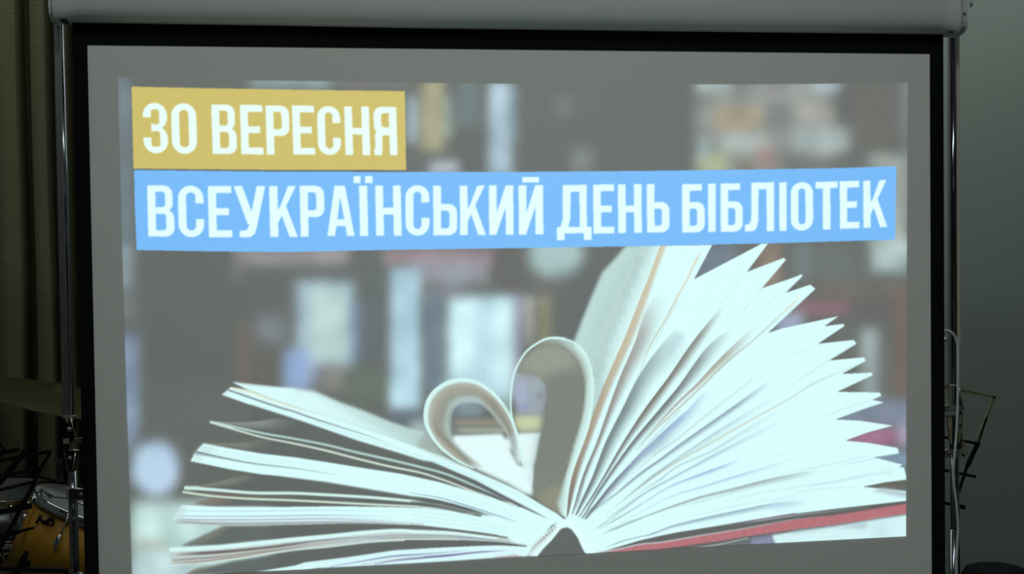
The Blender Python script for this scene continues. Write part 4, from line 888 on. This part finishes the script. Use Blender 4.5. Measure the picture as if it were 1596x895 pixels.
for k in range(3):
    a = math.radians(90 + 120 * k); MB().tube([(cy.x - .006, .78, .5), (cy.x - .006 + .24 * math.cos(a), .78 + .24 * math.sin(a), .012)], .008, 10).build('leg', M_shell, cst)
# loose cymbal-arm hardware over the tom (dark bracket between the drums)
hb = thing('drum_holder', tuple(px(62, 775, .46)), 'dark clamp and bent arm holding the tom above the snare rim', 'bracket')
MB().tube([px(u, v, .46) for u, v in ((52,792),(57,782),(62,770),(66,762),(72,768),(80,776))], [.004,.005,.006,.005,.004,.003], 10).build('arm', M_shell, hb)
MB().tube([px(u, v, .45) for u, v in ((55,778),(63,771))], .006, 12).build('clamp', M_hw, hb)
MB().tube([px(u, v, .45) for u, v in ((76,770),(84,775),(104,777))], .0016, 8).build('cable_tie', M_blk, hb)

# ------------------------------------------------------------ black folding music stand, lower left, nearest the camera
YM = .24
ms = thing('music_stand', (px(-20, 447, YM).x, YM, 0), 'black folding music stand with open slatted desk in front of the drums', 'music stand')
def mbar(p, q, w, name, y0=YM, y1=None, t=.003, m=M_blk, parent=ms, lab=None):
    return MB().bar(px(*p, y0), px(*q, y1 if y1 is not None else y0), w / 640, t).build(name, m, parent, lab)
mbar((-70,731),(79.5,703.5), 5, 'slat'); mbar((-60,757),(64,729.5), 5.5, 'slat'); mbar((-50,776),(50,752), 4.5, 'slat')
mbar((-50,808),(50,788.5), 8, 'slat', YM - .01); mbar((-60,851),(30,829), 7, 'slat'); mbar((30,829),(54,822.5), 4, 'slat')
mbar((79.5,703.5),(62,733), 4.6, 'side_bar', YM - .004); mbar((62.6,731),(46,769), 6.2, 'side_bar', YM - .004); mbar((46.5,767),(8,838), 6.4, 'side_bar', YM - .004); mbar((9,836),(-26,906), 7, 'side_bar', YM - .004)
mbar((58,683.5),(38,708), 4.2, 'folding_arm', YM - .008); mbar((40,703),(0,752), 9, 'folding_arm', YM - .008); mbar((2,748),(-50,815), 9, 'folding_arm', YM - .008)
mbar((-60,716),(30,701), 7, 'slat', YM + .01); mbar((-8,678),(9,706), 4, 'page_clip', YM - .012); mbar((4,705),(-30,760), 4, 'page_clip', YM - .012)
mbar((-90,883.5),(106,889), 5.4, 'ledge', YM - .02, t=.02); mbar((102.5,886),(103.5,905), 7, 'ledge_end', YM - .02)
mbar((42.5,860),(36,872), 6.4, 'thumb_screw', YM - .015, t=.012); mbar((30,876),(47,878.5), 8, 'joint', YM - .012, t=.014); mbar((38,868),(16,915), 9, 'neck', YM - .006, t=.012)
zc_ = px(16, 915, YM)
MB().tube([px(20, 905, YM), (zc_.x - .02, YM, .78), (zc_.x - .02, YM, .3)], [.007, .008, .009], 12).build('pole', M_blk, ms)
for k in range(3):
    a = math.radians(60 + 120 * k); MB().tube([(zc_.x - .02, YM, .45), (zc_.x - .02 + .27 * math.cos(a), YM + .27 * math.sin(a), .01)], .006, 8).build('leg', M_blk, ms)

# ------------------------------------------------------------ second folding music stand, right, behind the pole
YR = .42
mr = thing('music_stand', (px(1440, 447, YR).x, YR, 0), 'folding music stand with brass-toned desk frame and black slats right of the screen', 'music stand')
def rbar(p, q, w, name, m=M_blk, lab=None, dy=0, t=.004, dy1=None): return MB().bar(px(*p, YR + dy), px(*q, YR + (dy if dy1 is None else dy1)), w / 600, t).build(name, m, mr, lab)
rbar((1400,589),(1551,619.5), 4.6, 'top_bar', M_brass, 'brass-toned top bar'); rbar((1550.5,618),(1529,673), 5, 'side_arm', M_brass, 'brass-toned side arm'); rbar((1530,671),(1517.5,692), 3, 'side_arm', M_brass)
rbar((1538,650),(1524.5,693), 2.2, 'wire', M_blk, dy=-.004)
rbar((1380,664),(1525,692), 4.4, 'slat', dy=-.006); rbar((1380,714),(1521,743.5), 4.4, 'slat', dy=-.006); rbar((1380,764),(1504,791.5), 5, 'slat', dy=-.006); rbar((1497,789.5),(1504.5,791.5), 7, 'slat_end', dy=-.008)
rbar((1524.5,690),(1507.5,727), 6.4, 'arm_sleeve', dy=-.010, t=.008); rbar((1508.5,723),(1494,768), 4.4, 'arm', dy=-.006)
rbar((1473.5,600),(1481.5,601), 8, 'desk_tab', M_brass, 'brass-toned tab beside the pole', dy=-.01); 
MB().prism([(px(u, v, YR).x, px(u, v, YR).z) for u, v in ((1474,596),(1480.5,596.5),(1482.5,629),(1475.5,628))], YR - .012, YR - .008).build('desk_tab', M_brass, mr, 'brass-toned tab beside the pole')
MB().tube([px(u, v, YR - .012) for u, v in ((1498,672),(1499,690),(1500,704),(1503,710),(1507,708),(1505,698),(1501,688))], .0026, 8).build('spring_clip', M_brass, mr, 'small curled brass-toned clip')
rbar((1498.5,708.5),(1503.5,711.5), 2.6, 'clip_end', dy=-.016)
pc = px(1400, 780, YR)
MB().tube([pc, (pc.x, YR, .35)], .008, 12).build('pole', M_blk, mr)
MB().bar(px(1400, 589, YR), pc, .014, .006).build('spine', M_blk, mr)
for k in range(3):
    a = math.radians(40 + 120 * k); MB().tube([(pc.x, YR, .48), (pc.x + .26 * math.cos(a), YR + .26 * math.sin(a), .01)], .006, 8).build('leg', M_blk, mr)

# ------------------------------------------------------------ round black stool, lower right corner
YS = .12
se = px(1556, 884.5, YS)
stl = thing('bar_stool', (se.x, YS, 0), 'tall stool with round black padded seat in the lower right corner', 'stool')
r = .088
MB().lathe([(0, .0), (r * .4, -.001), (r * .7, -.004), (r * .9, -.011), (r, -.025), (r * 1.0, -.055), (r * .96, -.062), (0, -.062)], axis(se + Vector((0, 0, .004)), 0, math.radians(2)), 56).build('seat', M_vinyl, stl, 'black padded round seat')
MB().tube([(se.x, YS, se.z - .06), (se.x, YS, .04)], .018, 20).build('post', M_blk, stl)
MB().lathe([(.018, .05), (.03, .035), (.17, .012), (.175, 0), (0, 0)], Matrix.Translation((se.x, YS, 0)), 40).build('base', M_blk, stl)
fr = MB(); fr.tube([(se.x + .11 * math.cos(2*math.pi*k/32), YS + .11 * math.sin(2*math.pi*k/32), .3) for k in range(33)], .007, 8, False); fr.tube([(se.x - .11, YS, .3), (se.x + .11, YS, .3)], .006, 8); fr.build('footrest', M_blk, stl)

# ------------------------------------------------------------ added projector, out of view: its housing trims an even beam to the screen
pj = thing('projector', (PROJ.x, PROJ.y, 0), 'small added projector on a slim stand facing the screen, out of the photograph', 'projector')
ap_y = PROJ.y + .06                                                     # aperture plate: its opening is the screen's outline seen from the lamp
def through(x, z): t = (ap_y - PROJ.y) / (0 - PROJ.y); return PROJ.x + (x - PROJ.x) * t, PROJ.z + (z - PROJ.z) * t
(ax0, az0), (ax1, az1) = through(BL + .005, ZBm - .03), through(BR - .005, ZT + .04)
X0, X1, Z0, Z1 = PROJ.x - .14, PROJ.x + .14, PROJ.z - .05, PROJ.z + .06
MB().box((X0, ap_y, Z0), (ax0, ap_y + .0004, Z1)).box((ax1, ap_y, Z0), (X1, ap_y + .0004, Z1)).box((ax0, ap_y, Z0), (ax1, ap_y + .0004, az0)).box((ax0, ap_y, az1), (ax1, ap_y + .0004, Z1)).build('front_plate', M_dark, pj)
MB().box((X0, PROJ.y - .16, Z0 - .004), (X1, ap_y + .0004, Z0)).box((X0, PROJ.y - .16, Z1), (X1, ap_y + .0004, Z1 + .004)).box((X0 - .004, PROJ.y - .16, Z0), (X0, ap_y, Z1)).box((X1, PROJ.y - .16, Z0), (X1 + .004, ap_y, Z1)).box((X0, PROJ.y - .164, Z0), (X1, PROJ.y - .16, Z1)).build('housing', M_dark, pj)
MB().tube([(PROJ.x, PROJ.y - .05, Z0 - .004), (PROJ.x, PROJ.y - .05, .03)], .014, 16).build('pole', M_blk, pj)
MB().lathe([(0, .03), (.03, .03), (.16, .012), (.165, 0), (0, 0)], Matrix.Translation((PROJ.x, PROJ.y - .05, 0)), 36).build('base', M_blk, pj)
